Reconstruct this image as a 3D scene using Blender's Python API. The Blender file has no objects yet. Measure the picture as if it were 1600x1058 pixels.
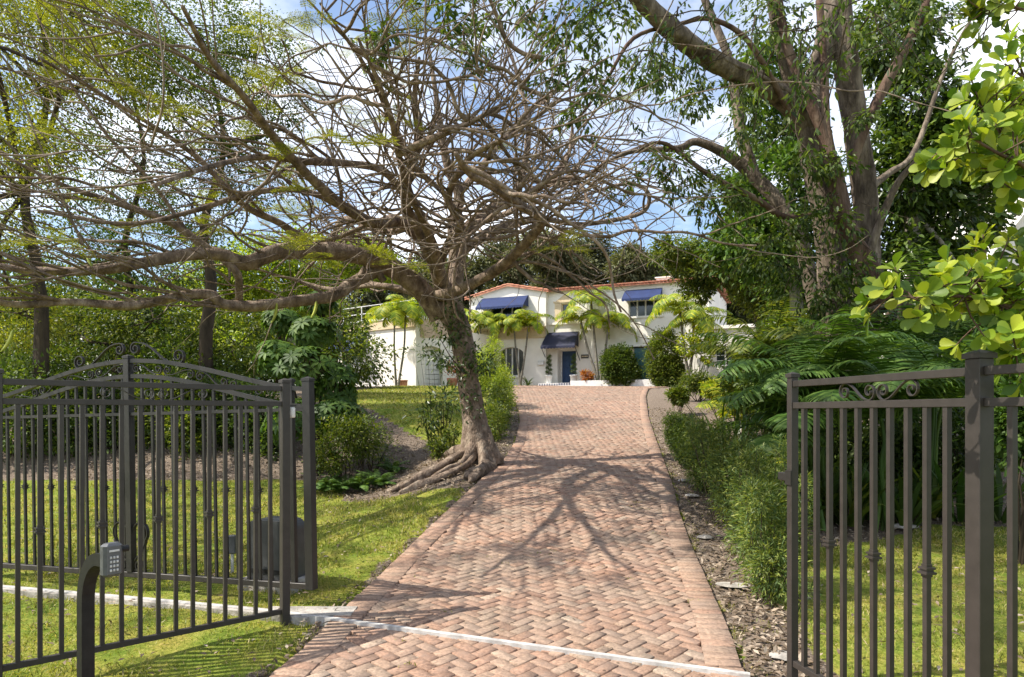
import bpy, math, random
import numpy as np
from mathutils import Vector, Matrix

# ------------------------------------------------------------------ camera, sky, sun, exposure
scene = bpy.context.scene
C = scene.collection
FPX = 1600 * 24.0 / 36.0
HZ = 645.0
CAMZ = 1.61
cd = bpy.data.cameras.new("camera")
cam = bpy.data.objects.new("camera", cd); C.objects.link(cam)
cam.location = (0, 0, CAMZ); cam.rotation_euler = (math.radians(90), 0, 0)
cd.lens = 24; cd.sensor_width = 36; cd.shift_y = (HZ - 529.0) / 1600.0
cd.clip_start = 0.05; cd.clip_end = 3000
scene.camera = cam

SUN = Vector((-0.80, -0.14, 1.0)).normalized()      # towards the sun
SUN_EL = math.asin(SUN.z); SUN_AZ = math.atan2(SUN.x, SUN.y)
w = bpy.data.worlds.new("World"); scene.world = w; w.use_nodes = True
nt = w.node_tree; nt.nodes.clear()
def N(nt, t, **k):
    n = nt.nodes.new(t)
    for a, b in k.items():
        setattr(n, a, b)
    return n
out = N(nt, 'ShaderNodeOutputWorld'); bg = N(nt, 'ShaderNodeBackground')
sky = N(nt, 'ShaderNodeTexSky', sky_type='NISHITA', sun_disc=False, sun_elevation=SUN_EL, sun_rotation=SUN_AZ)
sky.air_density = 1.0; sky.dust_density = 1.6; sky.ozone_density = 1.4
tc = N(nt, 'ShaderNodeTexCoord'); sx = N(nt, 'ShaderNodeSeparateXYZ')
nt.links.new(tc.outputs['Generated'], sx.inputs[0])
ad = N(nt, 'ShaderNodeMath', operation='ADD'); ad.inputs[1].default_value = 0.25
nt.links.new(sx.outputs['Z'], ad.inputs[0])
dx = N(nt, 'ShaderNodeMath', operation='DIVIDE'); dy = N(nt, 'ShaderNodeMath', operation='DIVIDE')
nt.links.new(sx.outputs['X'], dx.inputs[0]); nt.links.new(ad.outputs[0], dx.inputs[1])
nt.links.new(sx.outputs['Y'], dy.inputs[0]); nt.links.new(ad.outputs[0], dy.inputs[1])
cx = N(nt, 'ShaderNodeCombineXYZ'); nt.links.new(dx.outputs[0], cx.inputs[0]); nt.links.new(dy.outputs[0], cx.inputs[1])
cx.inputs[2].default_value = 3.7
cn = N(nt, 'ShaderNodeTexNoise'); cn.inputs['Scale'].default_value = 1.7; cn.inputs['Detail'].default_value = 9; cn.inputs['Roughness'].default_value = 0.56
nt.links.new(cx.outputs[0], cn.inputs['Vector'])
cr = N(nt, 'ShaderNodeValToRGB'); cr.color_ramp.elements[0].position = 0.44; cr.color_ramp.elements[1].position = 0.68
nt.links.new(cn.outputs[0], cr.inputs[0])
mx = N(nt, 'ShaderNodeMix', data_type='RGBA'); mx.inputs['B'].default_value = (7.6, 7.7, 8.0, 1)
nt.links.new(cr.outputs[0], mx.inputs['Factor']); nt.links.new(sky.outputs[0], mx.inputs['A'])
nt.links.new(mx.outputs['Result'], bg.inputs[0]); bg.inputs[1].default_value = 0.15
nt.links.new(bg.outputs[0], out.inputs[0])
sd = bpy.data.lights.new("sun", 'SUN'); sd.energy = 4.6; sd.angle = math.radians(0.5); sd.color = (1.0, 0.94, 0.84)
so = bpy.data.objects.new("sun", sd); C.objects.link(so); so.location = (-30, -5, 40)
so.rotation_euler = SUN.to_track_quat('Z', 'Y').to_euler()
scene.view_settings.view_transform = 'Standard'; scene.view_settings.look = 'None'
scene.view_settings.gamma = 1; scene.view_settings.exposure = 0.76
scene.render.engine = 'CYCLES'
scene.cycles.max_bounces = 8; scene.cycles.transparent_max_bounces = 8; scene.cycles.transmission_bounces = 6

# ------------------------------------------------------------------ helpers
rng = np.random.default_rng(7); random.seed(7)
def P(px, py, d):
    return Vector(((px - 800.0) / FPX * d, d, CAMZ + (HZ - py) / FPX * d))
def tag(o, label=None, cat=None, group=None, kind=None):
    if label: o['label'] = label
    if cat: o['category'] = cat
    if group: o['group'] = group
    if kind: o['kind'] = kind
    return o
def thing(name, label, cat, loc=(0, 0, 0), rz=0, group=None):
    o = bpy.data.objects.new(name, None); C.objects.link(o)
    o.location = loc; o.rotation_euler = (0, 0, rz); o.empty_display_size = 0.2
    return tag(o, label, cat, group)
def dup(root, loc, rz, label, scale=1.0):
    r = root.copy(); C.objects.link(r); r.location = loc; r.rotation_euler = (0, 0, rz); r['label'] = label
    r.scale = (scale,) * 3 if not isinstance(scale, tuple) else scale
    for ch in list(root.children):
        c = ch.copy(); C.objects.link(c); c.parent = r
        for g in list(ch.children):
            e = g.copy(); C.objects.link(e); e.parent = c
    return r
def mesh_np(name, v, f, mat, parent=None, smooth=False, attr=None):
    """v (n,3); f (m,k) int array, or a list of such arrays; one mesh object"""
    v = np.asarray(v, dtype=np.float32)
    fl = f if isinstance(f, list) else [f]
    fl = [np.asarray(a, dtype=np.int32) for a in fl if len(a)]
    me = bpy.data.meshes.new(name)
    me.vertices.add(len(v)); me.vertices.foreach_set('co', v.ravel())
    tot = sum(a.size for a in fl); nf = sum(len(a) for a in fl)
    me.loops.add(tot); me.polygons.add(nf)
    me.loops.foreach_set('vertex_index', np.concatenate([a.ravel() for a in fl]))
    sz = np.concatenate([np.full(len(a), a.shape[1], np.int32) for a in fl])
    st = np.zeros(nf, np.int32); st[1:] = np.cumsum(sz)[:-1]
    me.polygons.foreach_set('loop_start', st); me.polygons.foreach_set('loop_total', sz)
    if attr is not None:
        for k, arr in attr.items():
            a = me.attributes.new(k, 'FLOAT', 'POINT'); a.data.foreach_set('value', np.asarray(arr, np.float32))
    me.update(calc_edges=True); me.validate()
    if smooth: me.polygons.foreach_set('use_smooth', np.ones(len(me.polygons), bool))
    if mat: me.materials.append(mat)
    o = bpy.data.objects.new(name, me); C.objects.link(o)
    if parent: o.parent = parent
    return o
class MB:
    def __init__(s): s.v = []; s.f = []
    def add(s, vs, fs):
        b = len(s.v); s.v += [tuple(p) for p in vs]; s.f += [tuple(i + b for i in q) for q in fs]
    def box(s, x0, x1, y0, y1, z0, z1, M=None, bev=0.0):
        if bev > 0:
            b = bev; X = [(x0, y0), (x1, y0), (x1, y1), (x0, y1)]
            ring = lambda i, z: [(x0 + i, y0 + i, z), (x1 - i, y0 + i, z), (x1 - i, y1 - i, z), (x0 + i, y1 - i, z)]
            def oct_(i, z):
                a = b + i
                return [(x0 + a, y0 + i, z), (x1 - a, y0 + i, z), (x1 - i, y0 + a, z), (x1 - i, y1 - a, z),
                        (x1 - a, y1 - i, z), (x0 + a, y1 - i, z), (x0 + i, y1 - a, z), (x0 + i, y0 + a, z)]
            vs = oct_(b, z0) + oct_(0, z0 + b) + oct_(0, z1 - b) + oct_(b, z1)
            fs = [tuple(range(7, -1, -1)), tuple(range(24, 32))]
            for r in range(3):
                for i in range(8):
                    j = (i + 1) % 8; fs.append((r * 8 + i, r * 8 + j, r * 8 + 8 + j, r * 8 + 8 + i))
        else:
            vs = [(x0, y0, z0), (x1, y0, z0), (x1, y1, z0), (x0, y1, z0), (x0, y0, z1), (x1, y0, z1), (x1, y1, z1), (x0, y1, z1)]
            fs = [(3, 2, 1, 0), (4, 5, 6, 7), (0, 1, 5, 4), (1, 2, 6, 5), (2, 3, 7, 6), (3, 0, 4, 7)]
        if M is not None: vs = [M @ Vector(p) for p in vs]
        s.add(vs, fs)
    def prism(s, poly, y0, y1, M=None):
        """poly in (x,z), counter-clockwise seen from -y; extruded y0..y1"""
        n = len(poly)
        vs = [(p[0], y0, p[1]) for p in poly] + [(p[0], y1, p[1]) for p in poly]
        fs = [tuple(range(n)), tuple(range(2 * n - 1, n - 1, -1))] + [(i, i + n, (i + 1) % n + n, (i + 1) % n) for i in range(n)]
        if M is not None: vs = [M @ Vector(p) for p in vs]
        s.add(vs, fs)
    def lathe(s, prof, n=16, c=(0, 0, 0), sx=1, sy=1):
        vs = []; fs = []
        for r, z in prof:
            for k in range(n):
                a = 2 * math.pi * k / n; vs.append((c[0] + r * math.cos(a) * sx, c[1] + r * math.sin(a) * sy, c[2] + z))
        for i in range(len(prof) - 1):
            for k in range(n):
                j = (k + 1) % n; fs.append((i * n + k, i * n + j, i * n + n + j, i * n + n + k))
        fs.append(tuple(range(n - 1, -1, -1))); m = (len(prof) - 1) * n; fs.append(tuple(range(m, m + n)))
        s.add(vs, fs)
    def build(s, name, mat, parent=None, smooth=False):
        me = bpy.data.meshes.new(name); me.from_pydata(s.v, [], s.f); me.update()
        if smooth: me.polygons.foreach_set('use_smooth', np.ones(len(me.polygons), bool))
        if mat: me.materials.append(mat)
        o = bpy.data.objects.new(name, me); C.objects.link(o)
        if parent: o.parent = parent
        return o

# ---- materials
def base_mat(name):
    m = bpy.data.materials.new(name); m.use_nodes = True
    return m, m.node_tree, m.node_tree.nodes['Principled BSDF']
def ramp(nt, stops):
    r = N(nt, 'ShaderNodeValToRGB'); e = r.color_ramp.elements
    while len(e) > 1: e.remove(e[-1])
    e[0].position = stops[0][0]; e[0].color = (*stops[0][1], 1)
    for p, c in stops[1:]:
        q = e.new(p); q.color = (*c, 1)
    return r
def surf_mat(name, c1, c2, scale=5, rough=0.8, bump=0.2, bscale=None, metal=0.0, detail=6, spec=0.5, c3=None, stretch=None, dist=0.02):
    m, nt, b = base_mat(name)
    tc = N(nt, 'ShaderNodeTexCoord'); vec = tc.outputs['Object']
    if stretch:
        mp = N(nt, 'ShaderNodeMapping'); mp.inputs['Scale'].default_value = stretch
        nt.links.new(vec, mp.inputs[0]); vec = mp.outputs[0]
    n1 = N(nt, 'ShaderNodeTexNoise'); n1.inputs['Scale'].default_value = scale; n1.inputs['Detail'].default_value = detail
    n1.inputs['Roughness'].default_value = 0.65
    nt.links.new(vec, n1.inputs['Vector'])
    st = [(0.34, c1), (0.64, c2)] if c3 is None else [(0.3, c1), (0.5, c2), (0.68, c3)]
    r = ramp(nt, st); nt.links.new(n1.outputs[0], r.inputs[0]); nt.links.new(r.outputs[0], b.inputs['Base Color'])
    b.inputs['Roughness'].default_value = rough; b.inputs['Metallic'].default_value = metal
    b.inputs['Specular IOR Level'].default_value = spec
    if bump:
        n2 = N(nt, 'ShaderNodeTexNoise'); n2.inputs['Scale'].default_value = bscale or scale * 4; n2.inputs['Detail'].default_value = 6
        nt.links.new(vec, n2.inputs['Vector'])
        bp = N(nt, 'ShaderNodeBump'); bp.inputs['Strength'].default_value = bump; bp.inputs['Distance'].default_value = dist
        nt.links.new(n2.outputs[0], bp.inputs['Height']); nt.links.new(bp.outputs[0], b.inputs['Normal'])
    return m
def leaf_mat(name, dark, mid, light, trans=0.35, rough=0.5, spec=0.35, brown=None):
    m, nt, b = base_mat(name)
    g = N(nt, 'ShaderNodeNewGeometry')
    stops = [(0.0, dark), (0.5, mid), (0.93, light)]
    if brown: stops.append((0.97, brown))
    if brown: stops[2] = (0.8, light); stops[3] = (0.88, brown)
    r = ramp(nt, stops)
    tc = N(nt, 'ShaderNodeTexCoord')
    n1 = N(nt, 'ShaderNodeTexNoise'); n1.inputs['Scale'].default_value = 1.3; n1.inputs['Detail'].default_value = 3
    nt.links.new(tc.outputs['Object'], n1.inputs['Vector'])
    nt.links.new(g.outputs['Random Per Island'], r.inputs[0])
    hs = N(nt, 'ShaderNodeHueSaturation')
    mr = N(nt, 'ShaderNodeMapRange'); mr.inputs['From Min'].default_value = 0.3; mr.inputs['From Max'].default_value = 0.7
    mr.inputs['To Min'].default_value = 0.7; mr.inputs['To Max'].default_value = 1.35
    nt.links.new(n1.outputs[0], mr.inputs[0]); nt.links.new(mr.outputs[0], hs.inputs['Value'])
    nt.links.new(r.outputs[0], hs.inputs['Color'])
    nt.links.new(hs.outputs[0], b.inputs['Base Color']); b.inputs['Roughness'].default_value = rough
    b.inputs['Specular IOR Level'].default_value = spec
    tr = N(nt, 'ShaderNodeBsdfTranslucent')
    gm = N(nt, 'ShaderNodeMix', data_type='RGBA', blend_type='MULTIPLY'); gm.inputs['Factor'].default_value = 1
    gm.inputs['B'].default_value = (1.5, 1.5, 0.55, 1)
    nt.links.new(hs.outputs[0], gm.inputs['A']); nt.links.new(gm.outputs['Result'], tr.inputs[0])
    ms = N(nt, 'ShaderNodeMixShader'); ms.inputs[0].default_value = trans
    nt.links.new(b.outputs[0], ms.inputs[1]); nt.links.new(tr.outputs[0], ms.inputs[2])
    nt.links.new(ms.outputs[0], nt.nodes['Material Output'].inputs[0])
    return m
def bark_mat(name, c1, c2, c3=None, scale=5, bump=0.7, stretch=(1, 1, 0.25)):
    return surf_mat(name, c1, c2, scale=scale, rough=0.9, bump=bump, bscale=scale * 5, spec=0.2, c3=c3, stretch=stretch, dist=0.03)

M = {}
M['bark_poin'] = bark_mat('bark_poinciana', (0.06, 0.043, 0.031), (0.19, 0.138, 0.102), (0.36, 0.285, 0.215), scale=7, bump=1.0, stretch=(1, 1, 0.6))
M['bark_fig'] = bark_mat('bark_fig', (0.042, 0.031, 0.023), (0.125, 0.097, 0.071), (0.26, 0.21, 0.158), scale=6.5, bump=1.0, stretch=(1, 1, 0.35))
M['bark_red'] = bark_mat('bark_red', (0.04, 0.024, 0.017), (0.10, 0.062, 0.044), (0.19, 0.135, 0.098), scale=5, bump=1.0)
M['bark_dark'] = bark_mat('bark_dark', (0.03, 0.023, 0.016), (0.08, 0.06, 0.04))
M['twig'] = bark_mat('bark_twig', (0.13, 0.10, 0.075), (0.28, 0.22, 0.165), scale=9)
M['bark_pale'] = bark_mat('bark_pale', (0.16, 0.14, 0.11), (0.34, 0.31, 0.26))
M['palm_trunk'] = bark_mat('palm_trunk_bark', (0.10, 0.09, 0.07), (0.24, 0.22, 0.18), scale=5, stretch=(0.3, 0.3, 3))
M['leaf_olive'] = leaf_mat('leaf_olive', (0.075, 0.095, 0.012), (0.155, 0.17, 0.024), (0.27, 0.27, 0.04), trans=0.45)
M['leaf_green'] = leaf_mat('leaf_green', (0.025, 0.05, 0.008), (0.06, 0.10, 0.016), (0.13, 0.17, 0.03), trans=0.4)
M['leaf_mid'] = leaf_mat('leaf_mid', (0.035, 0.065, 0.008), (0.085, 0.125, 0.018), (0.18, 0.20, 0.03), trans=0.42)
M['leaf_lime'] = leaf_mat('leaf_lime', (0.11, 0.17, 0.02), (0.21, 0.28, 0.03), (0.36, 0.40, 0.05), trans=0.5)
M['leaf_dark'] = leaf_mat('leaf_dark', (0.022, 0.045, 0.009), (0.05, 0.09, 0.017), (0.12, 0.17, 0.03), trans=0.3, rough=0.35, spec=0.5)
M['leaf_grey'] = leaf_mat('leaf_grey', (0.05, 0.06, 0.028), (0.10, 0.11, 0.05), (0.19, 0.19, 0.09), trans=0.25, rough=0.7)
M['leaf_palm'] = leaf_mat('leaf_palm', (0.10, 0.17, 0.012), (0.21, 0.28, 0.02), (0.44, 0.42, 0.03), trans=0.4)
M['leaf_fern'] = leaf_mat('leaf_fern', (0.03, 0.07, 0.01), (0.065, 0.13, 0.02), (0.12, 0.19, 0.035), trans=0.35, rough=0.55, spec=0.3)
M['leaf_clusia'] = leaf_mat('leaf_clusia', (0.045, 0.10, 0.012), (0.17, 0.25, 0.022), (0.34, 0.38, 0.04), trans=0.4, rough=0.45, spec=0.4)
M['leaf_podo'] = leaf_mat('leaf_podo', (0.06, 0.11, 0.03), (0.12, 0.18, 0.05), (0.28, 0.31, 0.07), trans=0.35)
M['leaf_orange'] = leaf_mat('leaf_orange', (0.20, 0.05, 0.015), (0.38, 0.12, 0.03), (0.55, 0.28, 0.06), trans=0.3)
M['litter'] = leaf_mat('litter', (0.08, 0.055, 0.036), (0.20, 0.145, 0.10), (0.38, 0.31, 0.235), trans=0.1, rough=0.8)
M['grassblade'] = leaf_mat('grass_blade', (0.11, 0.14, 0.02), (0.235, 0.255, 0.04), (0.40, 0.37, 0.10), trans=0.35, brown=(0.42, 0.34, 0.18))
M['pod'] = surf_mat('seed_pod', (0.20, 0.26, 0.03), (0.40, 0.42, 0.06), scale=8, rough=0.6)
M['bronze'] = surf_mat('bronze_paint', (0.030, 0.025, 0.021), (0.041, 0.034, 0.029), scale=14, rough=0.48, bump=0.05, bscale=90, spec=0.45, dist=0.002)
M['bronze_dark'] = surf_mat('bronze_dark', (0.017, 0.015, 0.014), (0.026, 0.023, 0.021), scale=14, rough=0.45, bump=0.05, bscale=90, dist=0.002)
M['blackpaint'] = surf_mat('black_paint', (0.010, 0.010, 0.011), (0.018, 0.018, 0.018), scale=20, rough=0.5, spec=0.25, bump=0.05, bscale=60, dist=0.002)
M['keybox'] = surf_mat('grey_casting', (0.055, 0.058, 0.064), (0.085, 0.09, 0.098), scale=30, rough=0.45, bump=0.08, bscale=200, dist=0.001)
M['opbox'] = surf_mat('operator_plastic', (0.035, 0.037, 0.04), (0.055, 0.057, 0.06), scale=9, rough=0.5, bump=0.05, dist=0.002)
M['steel'] = surf_mat('steel', (0.35, 0.35, 0.35), (0.6, 0.6, 0.6), scale=30, rough=0.4, bump=0.05)
M['white'] = surf_mat('white_plastic', (0.55, 0.54, 0.5), (0.7, 0.69, 0.66), scale=8, rough=0.5, bump=0.03)
M['track'] = surf_mat('track_rail', (0.34, 0.32, 0.30), (0.60, 0.58, 0.54), scale=9, rough=0.6, bump=0.2, bscale=50, dist=0.004)
M['concrete'] = surf_mat('concrete', (0.16, 0.145, 0.125), (0.34, 0.31, 0.27), scale=7, rough=0.9, bump=0.5, bscale=30, c3=(0.48, 0.44, 0.39))
M['stucco'] = surf_mat('stucco', (0.64, 0.60, 0.52), (0.74, 0.70, 0.62), scale=0.9, rough=0.95, bump=0.25, bscale=40, spec=0.2)
M['stucco_w'] = surf_mat('stucco_white', (0.72, 0.69, 0.62), (0.82, 0.78, 0.70), scale=0.9, rough=0.95, bump=0.25, bscale=40, spec=0.2)
M['trim'] = surf_mat('cream_trim', (0.50, 0.39, 0.24), (0.62, 0.50, 0.33), scale=4, rough=0.85, bump=0.2)
M['stone'] = surf_mat('coral_stone', (0.36, 0.26, 0.18), (0.58, 0.46, 0.33), scale=6, rough=0.95, bump=0.6)
M['awning'] = surf_mat('awning_canvas', (0.007, 0.018, 0.075), (0.010, 0.027, 0.105), scale=3, rough=0.8, bump=0.1, bscale=60)
M['awning_d'] = surf_mat('awning_navy', (0.006, 0.009, 0.032), (0.010, 0.014, 0.048), scale=3, rough=0.7, bump=0.1, bscale=60)
M['door'] = surf_mat('door_blue', (0.010, 0.035, 0.10), (0.016, 0.05, 0.135), scale=4, rough=0.4, bump=0.05)
M['terra'] = surf_mat('terracotta', (0.22, 0.075, 0.04), (0.42, 0.17, 0.10), scale=5, rough=0.85, bump=0.3, c3=(0.55, 0.28, 0.18))
M['teal'] = surf_mat('teal_blind', (0.03, 0.10, 0.11), (0.05, 0.14, 0.15), scale=2, rough=0.3, bump=0.0)
M['navytile'] = surf_mat('navy_tile', (0.01, 0.015, 0.07), (0.02, 0.03, 0.12), scale=9, rough=0.3, bump=0)
M['potwhite'] = surf_mat('pot_white', (0.60, 0.60, 0.58), (0.74, 0.74, 0.72), scale=7, rough=0.6, bump=0.1)
def glass_mat():
    m, nt, b = base_mat('window_glass'); b.inputs['Base Color'].default_value = (0.02, 0.03, 0.03, 1)
    b.inputs['Roughness'].default_value = 0.08; b.inputs['Specular IOR Level'].default_value = 0.8
    return m
M['glass'] = glass_mat()

# ---- tubes and ribbons
def catmull(pts, rad, per=5):
    p = np.asarray([tuple(q) for q in pts], float); r = np.asarray(rad, float)
    if len(p) < 3:
        t = np.linspace(0, 1, per + 1)[:, None]
        return p[0] * (1 - t) + p[-1] * t, r[0] * (1 - t[:, 0]) + r[-1] * t[:, 0]
    q = np.vstack([2 * p[0] - p[1], p, 2 * p[-1] - p[-2]]); o = []; ro = []
    for i in range(1, len(q) - 2):
        for k in range(per):
            t = k / per
            o.append(0.5 * ((2 * q[i]) + (-q[i - 1] + q[i + 1]) * t + (2 * q[i - 1] - 5 * q[i] + 4 * q[i + 1] - q[i + 2]) * t * t + (-q[i - 1] + 3 * q[i] - 3 * q[i + 1] + q[i + 2]) * t ** 3))
            ro.append(r[i - 1] * (1 - t) + r[i] * t)
    o.append(p[-1]); ro.append(r[-1])
    return np.array(o), np.array(ro)
class Tubes:
    def __init__(s): s.v = []; s.f = []; s.n = 0; s.t = []
    def add(s, pts, rad, sides=6, per=4, rough=0.0, smooth=True, cap=True):
        p, r = catmull(pts, rad, per) if smooth else (np.asarray([tuple(q) for q in pts], float), np.asarray(rad, float))
        n = len(p)
        t = np.gradient(p, axis=0); t /= np.linalg.norm(t, axis=1)[:, None] + 1e-9
        up = np.array([0.31, 0.2, 0.93]) if abs(t[0][2]) < 0.9 else np.array([1.0, 0.1, 0])
        u = np.zeros((n, 3)); cur = np.cross(t[0], up); cur /= np.linalg.norm(cur)
        for i in range(n):
            cur = cur - t[i] * np.dot(cur, t[i]); cur /= np.linalg.norm(cur) + 1e-9; u[i] = cur
        vv = np.cross(t, u)
        a = np.arange(sides) * 2 * math.pi / sides
        R = r[:, None] * np.ones((1, sides))
        if rough:
            R = R * (1 + rough * (rng.random((n, sides)) - 0.5))
            ph = rng.random() * 6.28
            R = R * (1 + rough * 0.7 * np.sin(a[None, :] * 3 + ph + np.arange(n)[:, None] * 0.35))
        V = p[:, None, :] + R[:, :, None] * (np.cos(a)[None, :, None] * u[:, None, :] + np.sin(a)[None, :, None] * vv[:, None, :])
        s.v.append(V.reshape(-1, 3))
        i, k = np.meshgrid(np.arange(n - 1), np.arange(sides), indexing='ij'); k2 = (k + 1) % sides
        s.f.append(np.stack([i * sides + k, i * sides + k2, (i + 1) * sides + k2, (i + 1) * sides + k], -1).reshape(-1, 4) + s.n)
        base = s.n; s.n += n * sides
        if cap:
            tip = p[-1] + t[-1] * r[-1] * 0.8; s.v.append(tip[None]); e = base + (n - 1) * sides
            s.t.append(np.array([[e + q, e + (q + 1) % sides, s.n] for q in range(sides)])); s.n += 1
        return p, r, t
    def build(s, name, mat, parent=None, smooth=True):
        fl = [np.concatenate(s.f)]
        if s.t: fl.append(np.concatenate(s.t))
        return mesh_np(name, np.concatenate(s.v), fl, mat, parent, smooth)

# ---- leaves
T_DIAMOND = (np.array([(0, 0, 0), (0.45, -0.5, 0.06), (1, 0, -0.05), (0.45, 0.5, 0.06)]), [(0, 1, 2, 3)])
T_LEAF = (np.array([(0, 0, 0), (0.3, -0.42, 0.05), (0.7, -0.36, 0.03), (1, 0, -0.12), (0.7, 0.36, 0.03), (0.3, 0.42, 0.05), (0.5, 0, -0.03)]),
          [(0, 1, 2, 6), (6, 2, 3, 4), (0, 6, 4, 5)])
T_OBOV = (np.array([(0, 0.03, 0), (0, -0.03, 0), (0.25, -0.17, 0.03), (0.5, -0.36, 0.06), (0.75, -0.46, 0.05), (0.92, -0.32, 0.0), (1, 0, -0.04),
                    (0.92, 0.32, 0.0), (0.75, 0.46, 0.05), (0.5, 0.36, 0.06), (0.25, 0.17, 0.03), (0.3, 0, 0.0), (0.6, 0, -0.02), (0.85, 0, -0.03)]),
          [(0, 1, 2, 11), (11, 2, 3, 12), (12, 3, 4, 13), (13, 4, 5, 6), (6, 7, 8, 13), (13, 8, 9, 12), (12, 9, 10, 11), (11, 10, 0, 0)])
T_STRAP = (np.array([(0, -0.3, 0), (0, 0.3, 0), (0.3, 0.5, 0.0), (0.3, -0.5, 0.0), (0.6, 0.5, -0.07), (0.6, -0.5, -0.07), (0.85, 0.3, -0.2), (0.85, -0.3, -0.2), (1, 0, -0.36)]),
           [(0, 1, 2, 3), (3, 2, 4, 5), (5, 4, 6, 7), (7, 6, 8, 8)])
T_BLADE = (np.array([(0, -0.5, 0), (0, 0.5, 0), (0.6, 0.35, 0.08), (0.6, -0.35, 0.08), (1, 0, -0.02)]), [(0, 1, 2, 3), (3, 2, 4, 4)])
def unit(a): return a / (np.linalg.norm(a, axis=-1, keepdims=True) + 1e-9)
class Leaves:
    def __init__(s): s.v = []; s.q = []; s.t = []; s.n = 0
    def add(s, c, ax, nr, L, W, T=T_DIAMOND):
        c = np.atleast_2d(c); n = len(c)
        if n == 0: return
        ax = unit(np.broadcast_to(ax, c.shape)); nr = np.broadcast_to(nr, c.shape)
        nr = unit(nr - ax * np.sum(nr * ax, 1)[:, None]); sd = np.cross(nr, ax)
        L = np.broadcast_to(L, (n,)); W = np.broadcast_to(W, (n,)); tv, tf = T
        V = c[:, None, :] + ax[:, None, :] * (tv[None, :, 0] * L[:, None])[..., None] + sd[:, None, :] * (tv[None, :, 1] * W[:, None])[..., None] + nr[:, None, :] * (tv[None, :, 2] * L[:, None])[..., None]
        s.v.append(V.reshape(-1, 3)); off = (np.arange(n) * len(tv) + s.n)[:, None]
        for f in tf:
            if len(set(f)) == 4: s.q.append(np.array(f)[None] + off)
            else: s.t.append(np.array(list(dict.fromkeys(f)))[None] + off)
        s.n += n * len(tv)
    def absorb(s, tb):
        if tb.n:
            s.v += tb.v; s.q += [f + s.n for f in tb.f]; s.t += [f + s.n for f in tb.t]; s.n += tb.n
        return s
    def build(s, name, mat, parent=None):
        fl = []
        if s.q: fl.append(np.concatenate(s.q))
        if s.t: fl.append(np.concatenate(s.t))
        return mesh_np(name, np.concatenate(s.v), fl, mat, parent)
def rdir(n): return unit(rng.normal(size=(n, 3)))
def clump_leaves(lv, blobs, n, L, W, T=T_DIAMOND, clump=0.3, droop=0.3, per=34, shell=0.5, flat=0.7):
    """blobs: (center, (rx,ry,rz)); leaves in many sub-clumps through the volume"""
    vol = np.array([b[1][0] * b[1][2] for b in blobs]); vol = vol / vol.sum()
    for (c, r), fr in zip(blobs, vol):
        c = np.array(tuple(c)); r = np.array(r); m = max(3, int(n * fr / per))
        d = rdir(m); rad = (shell + (1 - shell) * rng.random(m)) ** 0.6
        rad *= 0.82 + 0.3 * rng.random(m)
        cc = c + d * rad[:, None] * r
        k = np.repeat(np.arange(m), per)
        sz = clump * (0.5 + rng.random(m)) * r.mean()
        off = rng.normal(size=(m * per, 3)) * sz[k][:, None] * np.array([1, 1, flat]) * 0.55
        p = cc[k] + off
        out = unit(off + d[k] * sz[k][:, None] * 0.6)
        ax = unit(out + rdir(len(p)) * 0.7 + np.array([0, 0, -droop]))
        nr = unit(np.array([-0.25, 0, 1.0]) + rdir(len(p)) * 0.75)
        s_ = 0.65 + 0.6 * rng.random(len(p))
        lv.add(p, ax, nr, L * s_, W * s_, T)
def frond(lv, tb, base, az, el, length, droop, n, ll, lw, rr=0.012, vee=0.35, hang=0.25, T=T_STRAP, dp=1.3):
    k = 12; t = np.linspace(0, 1, k)
    h = np.array([math.cos(az), math.sin(az), 0]); ang = el - droop * t ** dp
    seg = length / (k - 1); st = h[None] * np.cos(ang)[:, None] + np.array([0, 0, 1])[None] * np.sin(ang)[:, None]
    pts = np.array(tuple(base)) + np.vstack([np.zeros(3), np.cumsum(st[:-1] * seg, 0)])
    tb.add(pts, rr * (1 - 0.85 * t), sides=4, smooth=False)
    u = np.linspace(0.12, 0.99, n); P_ = np.stack([np.interp(u, t, pts[:, i]) for i in range(3)], 1)
    D = np.stack([np.interp(u, t, st[:, i]) for i in range(3)], 1); side = np.cross(D, [0, 0, 1]); side = unit(side); up = np.cross(side, D)
    Ls = ll * (np.sin(np.clip(u * 0.93 + 0.1, 0, 1) * math.pi) ** 0.6) * (0.9 + 0.2 * rng.random(n)) + 0.02
    for s_ in (-1, 1):
        ax = D * 0.55 + side * s_ + up * vee + rng.normal(size=(n, 3)) * 0.08 + np.array([0, 0, -hang])
        lv.add(P_, ax, up + side * s_ * -0.3, Ls, lw, T)

# ------------------------------------------------------------------ terrain
PY = [-5, 2.0, 4.2, 5.5, 6.0, 6.7, 7.9, 9, 10, 10.8, 12.8, 15.6, 18.8, 21.5, 25, 32, 43, 60, 200, 900]
PZ = [-.45, -.27, -.10, -.01, 0, .02, .10, .28, .43, .52, .70, .96, 1.36, 1.71, 2.15, 2.75, 3.33, 3.4, 3.4, 3.4]
LE = [(-5, -1.9), (2, -1.7), (4.42, -1.56), (4.9, -1.47), (6.03, -1.36), (7.1, -1.25), (7.9, -1.15), (10, -.68), (12.8, -.18), (15.6, .07), (18.8, .21), (21.5, .2), (25, 0), (32, -.3), (38.5, -.4), (44, -.4)]
RE = [(-5, 1.2), (4.55, 1.53), (4.9, 1.6), (6.74, 1.9), (7.9, 2.07), (9, 2.22), (10.8, 2.53), (14.9, 3.2), (20, 4.0), (26, 5.1), (32, 6.4), (38.0, 8.8), (44, 9)]
def hd(y): return np.interp(y, PY, PZ)
def le(y): return np.interp(y, [a for a, b in LE], [b for a, b in LE])
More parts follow.
